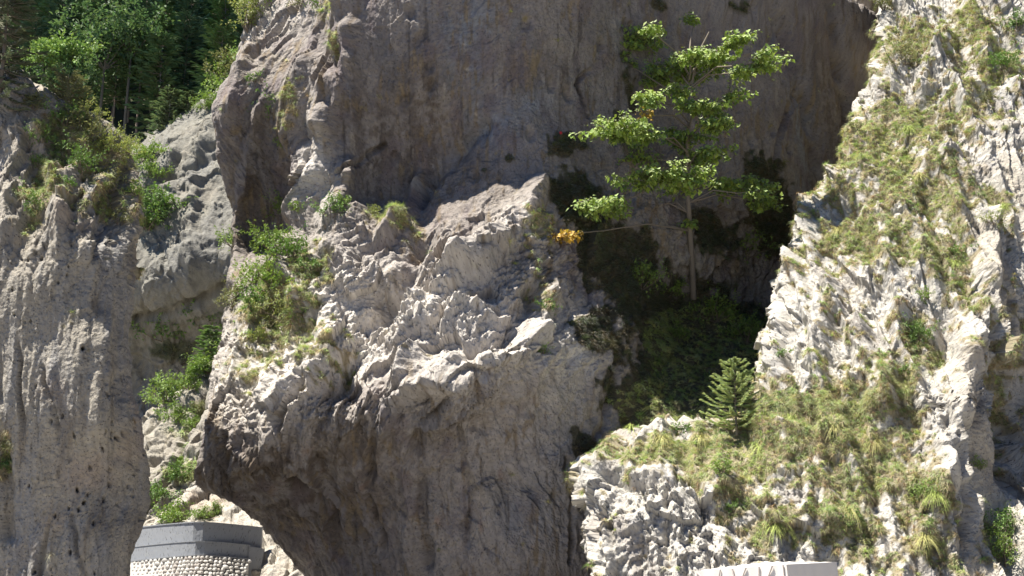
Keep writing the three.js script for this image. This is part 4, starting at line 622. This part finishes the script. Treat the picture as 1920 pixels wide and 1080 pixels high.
// ---------------------------------------------------------------- the tree on the wall
{
  const foot = wall.at(1300, 548).p, r = rng(77), d0 = -foot[2];
  const tree = base('maple_tree', foot); tag(tree, 'slender broadleaf tree with sunlit layers of leaves, growing from the hollow', 'tree');
  const W = (px, py, d) => { const p = U(px, py, d); return V(p[0] - foot[0], p[1] - foot[1], p[2] - foot[2]); };
  const dTop = 34.6, dd = py => mix(d0, dTop, clamp((548 - py) / 420, 0, 1) ** 0.7);
  const tp = [[1300, 560], [1299, 520], [1296, 470], [1293, 420], [1290, 370], [1288, 320], [1289, 270], [1292, 225], [1294, 185], [1300, 140], [1312, 95], [1330, 60]].map(([a, b]) => W(a, b, dd(b)));
  part('trunk', tube(tp, 0.10, 0.025, 8), greyBark, tree);
  const trunkAt = py => W(1292, py, dd(py));
  // [leaf layer centre, half width, half height, how far it stands out towards the open, where its limb leaves the trunk, tilt, leaves]
  const layers = [
    [[1150, 240], 72, 22, 1.6, 285, 3, 520], [[1205, 250], 30, 20, 1.2, 290, 0, 160],
    [[1140, 385], 62, 30, 1.8, 330, -10, 420], [[1210, 330], 90, 26, 1.6, 345, 4, 620], [[1290, 335], 60, 24, 1.3, 370, 8, 380], [[1340, 285], 36, 18, 1.2, 310, 12, 200],
    [[1310, 200], 54, 22, 1.3, 240, -6, 380], [[1350, 228], 40, 16, 1.5, 260, -10, 260], [[1270, 165], 26, 12, 1.0, 200, 0, 120], [[1215, 178], 30, 16, 1.1, 230, 0, 170],
    [[1305, 98], 44, 12, 1.3, 150, 6, 230], [[1385, 70], 48, 14, 1.2, 140, 28, 260], [[1440, 108], 50, 17, 1.3, 165, 14, 320], [[1400, 130], 34, 14, 0.8, 170, 0, 140],
    [[1195, 70], 60, 36, -1.0, 160, 0, 460], [[1290, 120], 80, 40, -0.3, 190, 0, 520], [[1340, 110], 50, 34, -0.2, 160, 10, 300], [[1240, 130], 50, 30, -0.9, 200, 0, 280], [[1160, 110], 40, 24, -1.2, 210, 0, 160],
    [[1290, 250], 60, 36, -0.1, 280, 0, 320], [[1190, 285], 60, 26, -0.3, 330, 0, 300], [[1300, 290], 40, 26, 0, 330, 0, 180], [[1390, 345], 70, 26, 0.1, 370, -4, 420], [[1440, 375], 36, 30, -0.2, 380, -6, 200], [[1425, 358], 18, 8, 1.0, 380, 0, 50], [[1180, 380], 40, 40, -0.2, 400, 0, 220], [[1230, 380], 60, 22, -0.3, 400, 0, 110], [[1380, 180], 36, 26, -0.2, 230, 0, 130], [[1290, 420], 30, 40, 0, 440, 0, 40], [[1220, 55], 30, 24, 0.6, 140, 0, 90], [[1300, 40], 24, 26, -0.8, 110, 0, 60],
    [[1050, 440], 24, 7, 1.7, 432, -4, 70, 1], [[1178, 446], 26, 14, 0.5, 430, 0, 70, 1], [[1206, 207], 8, 6, 1.1, 240, 0, 14, 1],
  ];
  const shaded = (px, py, d) => { const p = U(px, py, d); for (let t = 0.6; t < 18; t += 0.3) if (-(p[2] + SUN.z * t) > wall.D(p[0] + SUN.x * t, p[1] + SUN.y * t) - 0.3) return true; return false; };
  for (const [[px, py], rx, ry, out, ty, tilt, n, yellow] of layers) {
    let far = dd(py) - out; if (out > 0.5) for (let k = 0; k < 14 && shaded(px, py, far); k++) far -= 0.2;   // these boughs reach out to the light
    const d = far, c = W(px, py, d), s = d / FPX, X = rx * s * 1.08, Y = ry * s * 0.95, a = tilt * RAD, wood = [], L = new Leaves(), t0 = trunkAt(ty), col = yellow ? [0.55, 0.36, 0.03] : [0.25, 0.345, 0.05];
    const m1 = t0.clone().lerp(c, 0.35).add(V(0, 0.15 + 0.15 * r(), 0.1 * r())), m2 = t0.clone().lerp(c, 0.72).add(V((r() - 0.5) * 0.2, 0.12 * (r() - 0.3), 0));
    wood.push(tube([t0, m1, m2, c], 0.034, 0.01, 5));
    const nt = Math.max(3, Math.round(n / 22));
    for (let i = 0; i < nt; i++) {
      const az = r() * 6.283, q = Math.sqrt(r()), lx = Math.cos(az) * q * X, lz = Math.sin(az) * q * Math.min(X, 1.1) * 0.8, ly = (r() - 0.5) * 2 * Y * (1 - 0.5 * q);
      const tip = c.clone().add(V(lx * Math.cos(a), ly + lx * Math.sin(a), lz)), from = m2.clone().lerp(c, r() * 0.9).lerp(tip, 0.15), mid = from.clone().lerp(tip, 0.5).add(V(0, 0.06 * (r() - 0.3), 0)); wood.push(tube([from, mid, tip], 0.009, 0.003, 3));
      const spread = 0.1 + 0.16 * r(), droop = 0.12 * r();
      for (let k = 0; k < n / nt * 2.1; k++) { const w = Math.pow(r(), 0.55), p = (w < 0.5 ? from.clone().lerp(mid, w * 2) : mid.clone().lerp(tip, w * 2 - 1)).add(V((r() - 0.5) * 2 * spread, (r() - 0.5) * spread - droop * w, (r() - 0.5) * 2 * spread)), ld = V(r() - 0.5, -0.3 + 0.4 * (r() - 0.5), r() - 0.3).normalize(), nn = V((r() - 0.5) * 1.1, 1, (r() - 0.5) * 1.1 + 0.2).normalize(), f = 0.45 + 0.95 * r(); L.leaf(p, ld, nn, 0.135 * f, 0.11 * f * (0.8 + 0.4 * r()), tint(col, r, 0.4)); }
    }
    const bough = part('bough', mergeGeometries(wood), greyBark, tree); const lv = part('leaves', L.geo(), leafMat, bough); if (yellow) lv.userData.label = 'yellowed autumn leaves at a branch tip';
  }
}
// the young fir on the ledge
{
  const f = buttress.at(1382, 812), sh = coniferShape(5, { h: 1.95, r0: 0.78, from: 0.1, whorls: 15, boughs: 6, per: 34, spray: 0.095, color: [0.38, 0.45, 0.17], trunk: 0.035, shape: 0.8, ragged: 0.6, rise: 0.3, cross: true });
  conifer(sh, [f.p[0] - 0.05, f.p[1] - 0.1, f.p[2] + 0.25], 'small young fir standing on the grassy ledge before the dark hollow', 'fir_tree', 'fir', 1, 0.4);
}
// shrubs on the great wall
[
  ['yellowT', 462, 60, 1.0, 'yellow green shrub leaning out from the top corner of the great wall'], ['brightM', 480, 15, 0.8, 'bright bush above the yellow green shrub at the wall corner'],
  ['freshM', 495, 225, 0.75, 'leafy shrub in the shaded face under the wall shoulder'], ['brightS', 525, 280, 0.8, 'small fresh green plant below the shoulder shrub'], ['freshS', 478, 150, 0.8, 'small shrub in a crack near the left edge of the shoulder'],
  ['olive' + 'S', 560, 20, 1.0, 'olive shrub in a crack of the wall shoulder'], ['freshS', 590, 12, 1.0, 'green shrub growing beside the upper rib of the wall'],
  ['brightM', 520, 405, 0.7, 'bright shrub spreading from the rib over the shaded recess'], ['brightS', 550, 398, 0.8, 'small bright plant beside the shrub on the lit rib'], ['freshM', 615, 410, 0.75, 'fresh green shrub tucked between the two lit ribs'], ['brightS', 640, 385, 0.8, 'bright plant above the shrub between the ribs'],
  ['brightM', 425, 462, 0.75, 'pale green shrub hanging over the gap from the wall edge'], ['brightM', 505, 545, 1.0, 'large bright shrub on the sunlit plant slope'], ['freshM', 470, 585, 0.9, 'fresh green shrub below the large bright one on the plant slope'], ['oliveM', 430, 570, 0.75, 'olive shrub at the very edge of the plant slope'], ['yellowM', 520, 600, 0.8, 'yellowish shrub low on the plant slope'], ['brightM', 505, 470, 0.9, 'broad bright shrub filling the shelf above the plant slope'], ['freshM', 540, 490, 0.8, 'fresh shrub between the shelf and the lit rib'], ['brightM', 470, 530, 0.8, 'bright shrub at the outer end of the plant slope'], ['brightS', 480, 470, 0.9, 'small plant beside the pale stone above the plant slope'], ['freshS', 575, 500, 0.9, 'low green plant in the sunlit gully of the slope'], ['yellowS', 480, 640, 0.9, 'small yellow green plant under the slope shrubs'],
  ['freshS', 1025, 575, 0.7, 'small green plant on the right rim of the bulge'], ['freshS', 1020, 660, 0.6, 'lowest green plant on the right rim of the bulge'], ['yellowS', 700, 400, 0.7, 'yellowish plant on the grassy shelf over the bulge'],
  ['brightM', 1200, 540, 1.0, 'leafy shrub beside the tree foot in the hollow'], ['brightM', 1250, 560, 0.9, 'shrub close to the trunk foot, deeper in the hollow'], ['brightM', 1340, 600, 1.0, 'shrub below the trunk foot in the hollow'], ['brightM', 1400, 640, 1.0, 'shrub near the buttress edge in the hollow'], ['brightM', 1400, 480, 1.0, 'shrub above the hollow behind the trunk'], ['brightS', 1270, 640, 1.2, 'low plant on the floor of the shaded hollow'],
].forEach(([k, px, py, s, label], i) => shrub(k, wall.at(px, py), label, { s: s * 1.2, turn: i * 1.3 }));
// shrubs on the buttress
[
  ['oliveT', 1690, 120, 0.8, 'olive shrub high on the buttress beside a pale pillar'], ['oliveM', 1650, 20, 0.8, 'olive shrub hanging from the top edge of the buttress'], ['freshM', 1880, 130, 0.9, 'wide green shrub near the top of the buttress'], ['freshM', 1905, 60, 0.9, 'green shrub above the wide one at the buttress top'], ['oliveM', 1850, 190, 0.6, 'olive bush below the wide shrub on the buttress'],
  ['freshT', 1885, 1010, 0.75, 'tall leafy shrub at the foot of the buttress in a cleft'], ['brightT', 1880, 1060, 0.7, 'bright leafy shrub low in the cleft of the buttress'], ['freshS', 1460, 668, 0.8, 'small green plant on the buttress edge above the ledge'], ['freshS', 1280, 805, 0.9, 'small leafy plant on the ledge beside the hollow'], ['brightS', 1345, 880, 1.0, 'bright weed on the rock face under the ledge'],
  ['freshS', 1370, 960, 0.9, 'green weed in the crack above the parasol'], ['freshM', 1590, 990, 0.6, 'green bush right of the parasol on the rock'], ['freshM', 1720, 640, 0.7, 'leafy plant in the upright green gully of the buttress'], ['brightS', 1730, 560, 0.9, 'bright plant at the head of the green gully'], ['freshS', 1700, 700, 0.9, 'green plant at the lower end of the gully'], ['brightM', 1740, 930, 0.6, 'bright bush on the lower lit rib of the buttress'], ['yellowM', 1860, 420, 0.5, 'yellow green plant on the bare pale rib'], ['freshS', 1800, 480, 1.1, 'green plant beside the bare pale rib'], ['oliveS', 1600, 240, 0.8, 'olive plant on the left edge of the buttress'], ['brightS', 1835, 880, 0.8, 'bright plant on the shaded flank of the buttress'],
].forEach(([k, px, py, s, label], i) => shrub(k, buttress.at(px, py), label, { s, turn: i * 1.7 }));
// large single tussocks
[[1450, 985, 1.2], [1640, 830, 1.0], [1750, 930, 1.1], [1590, 960, 1.1], [1180, 800, 1.0], [1310, 820, 1.1], [1480, 780, 1.0], [1570, 430, 1.0], [1700, 240, 1.1], [1720, 330, 1.0], [1790, 490, 1.0], [1240, 820, 1.1], [1420, 840, 1.1], [1730, 1010, 1.0], [1880, 385, 0.8], [1560, 800, 1.0]].forEach(([px, py, s], i) => {
  const a = buttress.at(px, py), t = part('grass_tussock', bigTuft, [tussA, tussB][i % 2], scene); t.name = numbered('grass_tussock'); t.position.set(...a.p); t.rotation.y = Math.atan2(a.n[0], a.n[2]) + (i % 5 - 2) * 0.2; t.scale.setScalar(s); tag(t, 'thick arching grass tussock on the sunlit buttress', 'tussock', 'tussocks on the buttress');
});
// crest of the pale cliff
const shrubCrest = [
  ['freshM', 120, 235, 0.8, 'fresh green bush on the cliff crest under the little pine'], ['oliveM', 165, 260, 0.9, 'olive bush in the middle of the cliff crest'], ['yellowM', 205, 290, 0.8, 'yellow green bush near the rounded end of the cliff crest'], ['yellowM', 225, 275, 0.6, 'straw yellow bush at the rounded end of the crest'], ['freshM', 150, 320, 0.8, 'fresh green bush hanging on the cliff face below the crest'], ['oliveM', 200, 360, 0.7, 'olive bush lower on the cliff face'], ['freshM', 75, 270, 0.6, 'fresh green bush at the head of the grassy gully'], ['freshM', 60, 400, 0.7, 'bush in the shaded gully of the pale cliff'], ['freshM', 70, 310, 0.5, 'bush beside the bright grass strip of the cliff'], ['freshS', 110, 280, 0.8, 'light leaved plant on the cliff beside the grass strip'], ['freshS', 125, 345, 0.7, 'pale leaved plant below the olive bushes of the cliff'], ['yellowM', 160, 225, 0.6, 'yellowish bush on the crest skyline'], ['oliveS', 225, 420, 0.9, 'small olive bush low on the cliff edge'], ['brightS', 255, 365, 0.9, 'bright twig of leaves jutting over the gap'], ['oliveM', 60, 205, 0.6, 'olive bush at the foot of the dark conifer'], ['freshS', 8, 880, 0.9, 'small plant in the lower crack of the pale cliff'],
];
shrubCrest.forEach(([k, px, py, s, label], i) => shrub(k, cliff.at(px, py), label, { s, turn: i * 2.1 }));
{
  const sh = coniferShape(31, { h: 1.5, r0: 0.6, from: 0.3, whorls: 7, boughs: 7, per: 20, spray: 0.13, color: [0.13, 0.14, 0.05], trunk: 0.03, shape: 0.4, rise: 0.4 }), a = cliff.at(118, 215);
  conifer(sh, [a.p[0], a.p[1] - 0.1, a.p[2] - 0.2], 'little round headed pine on the crest of the pale cliff', 'pine_sapling', 'pine', 0.85, 0);
  const b = cliff.at(-8, 185), sd = coniferShape(32, { h: 4.2, r0: 0.85, from: 0.04, whorls: 18, boughs: 7, per: 26, spray: 0.17, color: [0.07, 0.095, 0.04], trunk: 0.06, shape: 0.6, rise: -0.1 });
  conifer(sd, [b.p[0], b.p[1] - 0.3, b.p[2] - 0.1], 'dark drooping conifer at the left end of the cliff crest', 'spruce_tree', 'spruce', 1, 0);
}
// bushes beyond the gap
[
  ['farBush', slab, 300, 745, 1.1, 'bright round bush on the crest of the tilted slab'], ['farBush', slab, 345, 722, 0.9, 'second bright bush higher on the slab crest'], ['farBush', slab, 385, 690, 1.0, 'bright bush under the pointed tree on the slab crest'], ['farBush', slab, 410, 660, 1.0, 'bright bush against the edge of the great wall on the slab'], ['farBush', slab, 328, 785, 0.7, 'bright bush in the middle of the tilted slab'], ['farBush', slab, 358, 800, 0.5, 'small bright bush in the slab crack'], ['farBushOlive', slab, 372, 775, 0.5, 'olive bush on the slab near the overhang'], ['farDark', slab, 290, 940, 0.8, 'bush at the slab foot beside the pale cliff'], ['farDark', slab, 330, 900, 0.7, 'bush in the lower crack of the slab'], ['farBush', slab, 335, 870, 0.4, 'little bright bush above the lower crack'],
  ['farBush', farWall, 430, 160, 1.6, 'bright bush where the distant face meets the great wall'], ['farBush', farWall, 420, 190, 1.3, 'bright bush below the wall corner on the distant crest'], ['farBushOlive', farWall, 405, 125, 1.5, 'round olive bush on top of the distant rock face'], ['farBush', farWall, 440, 120, 1.2, 'bright bush behind the olive one on the distant crest'], ['farBush', farWall, 385, 200, 0.8, 'low bright bush on the distant crest line'], ['farBush', farWall, 270, 300, 1.1, 'bright bush beside the crest of the pale cliff, on the distant face'], ['farBush', farWall, 285, 330, 0.9, 'lower bright bush on the distant face edge'], ['farDark', farWall, 295, 400, 1.6, 'bush clinging to the distant rock face'], ['farDark', farWall, 275, 430, 1.4, 'bush low beside the pale cliff on the distant face'], ['farDark', farWall, 300, 640, 1.6, 'bush in the shaded foot of the distant face'], ['farDark', farWall, 370, 620, 1.5, 'bush behind the pointed tree under the distant face'], ['farBush', farWall, 270, 425, 0.6, 'bright sprig on the distant face beside the pale cliff'],
  ['farBush', verge, 325, 975, 0.75, 'bright bush behind the road wall'], ['farBush', verge, 345, 965, 0.5, 'smaller bright bush behind the road wall'], ['farBush', verge, 400, 960, 0.4, 'low green bush among the bright rocks behind the road wall'], ['farBush', verge, 375, 965, 0.35, 'green weed between the rocks behind the road wall'],
].forEach(([k, m, px, py, s, label], i) => shrub(k, m.at(px, py), label, { s, turn: i * 1.9, name: 'bush', category: 'bush' }));
{
  const a = slab.at(385, 690), sh = coniferShape(41, { h: 3.2, r0: 1.0, from: 0.08, whorls: 12, boughs: 7, per: 18, spray: 0.3, color: [0.14, 0.23, 0.05], trunk: 0.06, shape: 0.7 });
  conifer(sh, [a.p[0], a.p[1] - 0.2, a.p[2]], 'light green pointed tree on the slab crest beside the overhang', 'larch_tree', 'larch', 0.9, 0);
  const sp = coniferShape(42, { h: 4.2, r0: 1.5, from: 0.05, whorls: 12, boughs: 8, per: 18, spray: 0.4, color: [0.10, 0.145, 0.05], trunk: 0.08, shape: 0.6, rise: 0.2 }), b = farWall.at(305, 238), c = farWall.at(340, 218), e = farWall.at(250, 275);
  conifer(sp, [b.p[0], b.p[1] - 0.8, b.p[2] - 1], 'bushy olive pine on the crest of the distant rock face', 'mountain_pine', 'pine', 1.0, 0);
  conifer(sp, [c.p[0], c.p[1] - 0.8, c.p[2] - 1], 'shorter pine beside the bushy one on the distant crest', 'mountain_pine', 'pine', 0.75, 2);
  conifer(sp, [e.p[0], e.p[1] - 0.6, e.p[2] - 1], 'small pine in the notch between pale cliff and distant face', 'mountain_pine', 'pine', 0.5, 4);
}

// ---------------------------------------------------------------- the wood on the hillside
{
  const pine = [0, 1, 2, 3].map(i => coniferShape(60 + i, { h: 19 + i, r0: 3.0 + 0.3 * i, from: 0.36 + 0.05 * i, whorls: 13, boughs: 6, per: 14, spray: 1.0, color: [[0.07, 0.12, 0.055], [0.085, 0.14, 0.055], [0.065, 0.11, 0.06], [0.095, 0.15, 0.05]][i], trunk: 0.2, shape: 0.5, rise: 0.1, ragged: 0.4 }));
  const r = rng(90); let n = 0;
  for (let d = 124; d < 300; d += 7.5) for (let px = -60; px < 600; px += 1) {
    const step = 2318 / d * 4.2; px += step * (0.6 + 0.8 * r()) - 1; const dz = d + (r() - 0.5) * 7, x = (px - 960) / FPX * dz * 1.02, y = hillH(x, -dz), q = toPix(x, y, -dz), top = toPix(x, y + 19, -dz); if (top[1] > 320 || q[1] < -30 || q[0] > 560) continue; if (q[1] > 420 || (q[0] > 30 && q[0] < 275 && dz < 172)) continue;
    conifer(pine[n % 4], [x, y - 0.5, -dz], 'tall dark pine with a bare trunk in the wood on the hillside', 'pine_tree', 'pine', 0.8 + 0.4 * r(), r() * 6.28, 'pines of the hillside wood', pineBark); n++;
  }
  const broad = shrubShape(95, { size: 4.2, stems: 15, twigs: 11, per: 14, leaf: 0.5, color: [0.2, 0.31, 0.06], loose: 0.12 }), broad2 = shrubShape(96, { size: 5, stems: 16, twigs: 12, per: 14, leaf: 0.5, color: [0.12, 0.2, 0.06], loose: 0.12, tall: 1.3 });
  [[broad, 122, 135, 112, 1.0, 'bright green broadleaf tree at the front of the hillside wood'], [broad, 82, 125, 114, 0.75, 'smaller bright broadleaf tree beside the spruce, before the wood'], [broad2, 195, 130, 118, 1.2, 'tall mid green tree standing before the dark pines'], [broad2, 245, 110, 120, 1.0, 'narrower mid green tree beside the tall one'], [broad2, 130, 190, 112, 0.8, 'dark green tree under the bright broadleaf tree']].forEach(([sh, px, py, d, s, label], i) => {
    d += 48; s *= d / 118; const p = U(px, py, d), h = Math.max(0, p[1] - hillH(p[0], p[2])), g = base('broadleaf_tree', [p[0], p[1] - h, p[2]], i); part('trunk', tube([V(0, -0.5, 0), V(0.1, h * 0.5, 0), V(0, h + 0.5, 0)], 0.28, 0.16, 6), greyBark, g); const c = part('crown', sh.leaves, leafMat, g); c.position.y = h; c.scale.setScalar(s); const b = part('branch', sh.wood, greyBark, c); tag(g, label, 'tree');
  });
}

// ---------------------------------------------------------------- road wall: slabs on a rubble stone wall
{
  const concrete = new THREE.MeshStandardMaterial({ color: new THREE.Color().setRGB(0.29, 0.30, 0.32), roughness: 0.9, map: grain.color, bumpMap: grain.bump, bumpScale: 0.02 }), cast = concrete, mortar = new THREE.MeshStandardMaterial({ color: new THREE.Color().setRGB(0.4, 0.38, 0.35), roughness: 1 });
  const stoneM = [[0.47, 0.45, 0.42], [0.42, 0.395, 0.365], [0.52, 0.50, 0.47], [0.39, 0.355, 0.325]].map(c => new THREE.MeshStandardMaterial({ color: new THREE.Color().setRGB(...c), roughness: 0.95 }));
  const o = U(370, 1045, 48), g = base('road_wall', [o[0], 0, o[2]]); tag(g, 'blue grey concrete road wall on a rubble stone footing beyond the gap', 'wall');
  const W = p => V(p[0] - o[0], p[1], p[2] - o[2]);
  const slabGeo = (lines, t0) => {                            // lines: [px, py top, py bottom, distance]; front, top and back faces of a wall along them
    const P = [], I = []; lines.forEach(([px, a, b, d]) => { const A = W(U(px, a, d)), B = W(U(px, b, d)); B.x = A.x; B.z = A.z; for (const q of [B, A, V(A.x, A.y, A.z - t0), V(B.x, B.y, B.z - t0)]) P.push(q.x, q.y, q.z); });
    for (let i = 0; i < lines.length - 1; i++) for (let k = 0; k < 4; k++) { const a = i * 4 + k, b = i * 4 + (k + 1) % 4; I.push(a, a + 4, b, b, a + 4, b + 4); } I.push(0, 1, 2, 0, 2, 3); const e = (lines.length - 1) * 4; I.push(e, e + 2, e + 1, e, e + 3, e + 2);
    const q = new THREE.BufferGeometry(); q.setAttribute('position', new THREE.Float32BufferAttribute(P, 3)); q.setIndex(I); const f = q.toNonIndexed(), fp = f.attributes.position, uv = []; for (let k = 0; k < fp.count; k++) uv.push(fp.getX(k) * 0.8, fp.getY(k) * 0.35 + fp.getZ(k)); f.setAttribute('uv', new THREE.Float32BufferAttribute(uv, 2)); f.computeVertexNormals(); return f;
  };
  const top = px => 980 + 10.5 * Math.abs((px - 372) / 118) ** 1.35, dist = px => 48.2 + 1.8 * Math.abs((px - 372) / 118) ** 1.35, run = (a, b) => [...Array(17).keys()].map(i => mix(a, b, i / 16));
  part('parapet', slabGeo(run(200, 490).map(px => [px, top(px), top(px) + 37, dist(px) + 0.3]), 0.3), concrete, g);
  part('coping', slabGeo(run(200, 491).map(px => [px, top(px) - 2.2, top(px) - 0.2, dist(px) + 0.26]), 0.4), cast, g);
  part('ledge_slab', slabGeo(run(200, 467).map(px => [px, top(px) + 35, top(px) + 62, dist(px)]), 0.28), concrete, g);
  part('coping', slabGeo(run(200, 468).map(px => [px, top(px) + 33.6, top(px) + 35.2, dist(px) - 0.03]), 0.3), cast, g);
  part('end_post', slabGeo([[466.5, 1024, 1110, 49.5], [492, 1028, 1110, 49.9]], 0.5), cast, g);
  part('coping', slabGeo(run(200, 466).map(px => [px, top(px) + 59.5, top(px) + 61.6, dist(px) - 0.24]), 0.5), cast, g);
  { const m = slabGeo(run(200, 466).map(px => [px, top(px) + 61.6, top(px) + 260, dist(px) - 0.1]), 0.5), p = m.attributes.position, y1 = U(370, 1043, 48)[1]; for (let k = 0; k < p.count; k++) p.setZ(k, p.getZ(k) + Math.max(0, y1 - p.getY(k)) * 0.5); m.computeVertexNormals(); part('mortar', m, mortar, g); }
  const r = rng(44), shapes = [0, 1, 2, 3, 4].map(i => { const s = new THREE.IcosahedronGeometry(0.5, 1), p = s.attributes.position; for (let k = 0; k < p.count; k++) { const v = V(p.getX(k), p.getY(k), p.getZ(k)), f = 0.86 + 0.3 * n3(v.x * 2 + i * 7, v.y * 2, v.z * 2); p.setXYZ(k, clamp(v.x * f * 1.25, -0.5, 0.5), clamp(v.y * f * 1.25, -0.5, 0.5), clamp(v.z * f * 1.25, -0.5, 0.5)); } s.computeVertexNormals(); return s; });
  let n = 0;
  for (let py = 66; py < 118 && n < 296; py += 7.2) for (let px = 246 + r() * 5; px < 462 && n < 296;) {
    const w = 5 + 9 * r() * r() + 1.5 * r(), c = px + w / 2, p = W(U(c, top(c) + py + (r() - 0.5) * 2, dist(c) - 0.12 - 0.011 * (py - 62))), m = part('stone', shapes[n % 5], stoneM[Math.floor(r() * 4)], g); m.position.copy(p); m.scale.set(w / 46, (6.6 + 2 * r()) / 46, 0.2 + 0.08 * r()); m.rotation.set(-0.35 + (r() - 0.5) * 0.3, c < 370 ? 0.2 : -0.2, (r() - 0.5) * 0.4); px += w + 0.4; n++;
  }
}
// ---------------------------------------------------------------- parasol
{
  const c = U(1436, 1062, 25.2), g = base('parasol', [c[0], 0, c[2]]); tag(g, 'square off white parasol with a deep valance before the sunlit rock', 'parasol');
  const cloth = new THREE.MeshPhysicalMaterial({ color: new THREE.Color().setRGB(0.72, 0.68, 0.64), roughness: 0.9, transmission: 0.12, thickness: 0, side: THREE.DoubleSide }), metal = new THREE.MeshStandardMaterial({ color: new THREE.Color().setRGB(0.5, 0.48, 0.45), roughness: 0.5, metalness: 0.4 }), foldShadeM = new THREE.MeshStandardMaterial({ color: new THREE.Color().setRGB(0.5, 0.44, 0.4), roughness: 0.9 });
  const head = new THREE.Group(); head.name = 'canopy_frame'; head.position.y = c[1]; head.rotation.set(0, 0, 0.062); g.add(head);
  const S = 1.02, H = 0.10, yaw = -41 * RAD, R = (x, y, z) => V(x * Math.cos(yaw) + z * Math.sin(yaw), y, -x * Math.sin(yaw) + z * Math.cos(yaw));
  const K = [[-S, -S], [S, -S], [S, S], [-S, S]], P = [], N = 12;
  const sag = (u, v) => { const m = Math.max(Math.abs(u), Math.abs(v)), q = Math.min(Math.abs(u), Math.abs(v)) / (m || 1); return H * (1 - m) - 0.035 * m * (1 - m) * 4 * (1 - q); };
  for (let i = 0; i < N; i++) for (let j = 0; j < N; j++) { const f = (a, b) => { const u = a / N * 2 - 1, v = b / N * 2 - 1; return R(u * S, sag(u, v), v * S); }; for (const q of [f(i, j), f(i, j + 1), f(i + 1, j + 1), f(i, j), f(i + 1, j + 1), f(i + 1, j)]) P.push(q.x, q.y, q.z); }
  const cg = new THREE.BufferGeometry(); cg.setAttribute('position', new THREE.Float32BufferAttribute(P, 3)); cg.computeVertexNormals(); const canopy = part('canopy', cg, cloth, head);
  for (let k = 0; k < 4; k++) {
    const a = K[k], b = K[(k + 1) % 4], P = [], M = 48, pleat = k === 3 || k === 2 ? 0.02 : 0.012;
    const f = (i, y) => { const t = i / M, x = mix(a[0], b[0], t), z = mix(a[1], b[1], t), nx = (b[1] - a[1]) / (2 * S), nz = -(b[0] - a[0]) / (2 * S), w = 0.003 + pleat * Math.sin(t * 31 + 1.2 * Math.sin(t * 9)) * (-y / 0.3); return R(x + nx * w, y, z + nz * w); };
    for (let i = 0; i < M; i++) for (let j = 0; j < 4; j++) { const y0 = -0.29 * j / 4, y1 = -0.29 * (j + 1) / 4; for (const q of [f(i, y1), f(i + 1, y1), f(i + 1, y0), f(i, y1), f(i + 1, y0), f(i, y0)]) P.push(q.x, q.y, q.z); }
    const vg = new THREE.BufferGeometry(); vg.setAttribute('position', new THREE.Float32BufferAttribute(P, 3)); vg.computeVertexNormals(); part('valance', vg, cloth, head);
    const rib = tube([R(0, H - 0.03, 0), R(a[0] * 0.98, -0.02, a[1] * 0.98)], 0.012, 0.01, 5); part('rib', rib, metal, head);
    const bar = tube([R(a[0] * 0.97, -0.03, a[1] * 0.97), R(b[0] * 0.97, -0.03, b[1] * 0.97)], 0.012, 0.012, 5); part('edge_bar', bar, metal, head);
  }
  // darker bars painted as shade lines of slanting folds, valance facing left
  { const a = K[3], b = K[2], y0 = -0.01, y1 = -0.28; const q = (t, y) => R(mix(a[0], b[0], t), y, mix(a[1], b[1], t) + 0.03); [[0.02, 0.16], [0.3, 0.25], [0.43, 0.45], [0.58, 0.5], [0.72, 0.7], [0.86, 0.78], [0.97, 0.97]].forEach(([s, e]) => part('fold_shade', tube([q(s, y0), q(e, y1)], 0.016, 0.016, 5), foldShadeM, head)); }
  part('pole', tube([V(0, 0, 0), V(0, c[1] * 0.5, 0), V(0, c[1] + H - 0.02, 0)], 0.024, 0.022, 10), metal, g);
  const fg = new THREE.CylinderGeometry(0.3, 0.34, 0.08, 24); fg.translate(0, 0.045, 0); part('foot', fg, mkFoot(), g);
}
function mkFoot() { return new THREE.MeshStandardMaterial({ color: new THREE.Color().setRGB(0.2, 0.2, 0.2), roughness: 0.9 }); }
// ---------------------------------------------------------------- red trail mark painted on a plate
{
  const a = wall.at(1052, 246), g = new THREE.SphereGeometry(0.055, 10, 8); g.scale(1, 1, 0.45); const m = new THREE.Mesh(g, new THREE.MeshStandardMaterial({ color: new THREE.Color().setRGB(0.6, 0.03, 0.03), roughness: 0.6 })); m.name = 'trail_mark'; m.position.set(a.p[0], a.p[1], a.p[2] + 0.02); m.castShadow = m.receiveShadow = true; scene.add(m); tag(m, 'small round red mark on the shaded rock beside the tree', 'marker');
}

renderer.render(scene, camera);
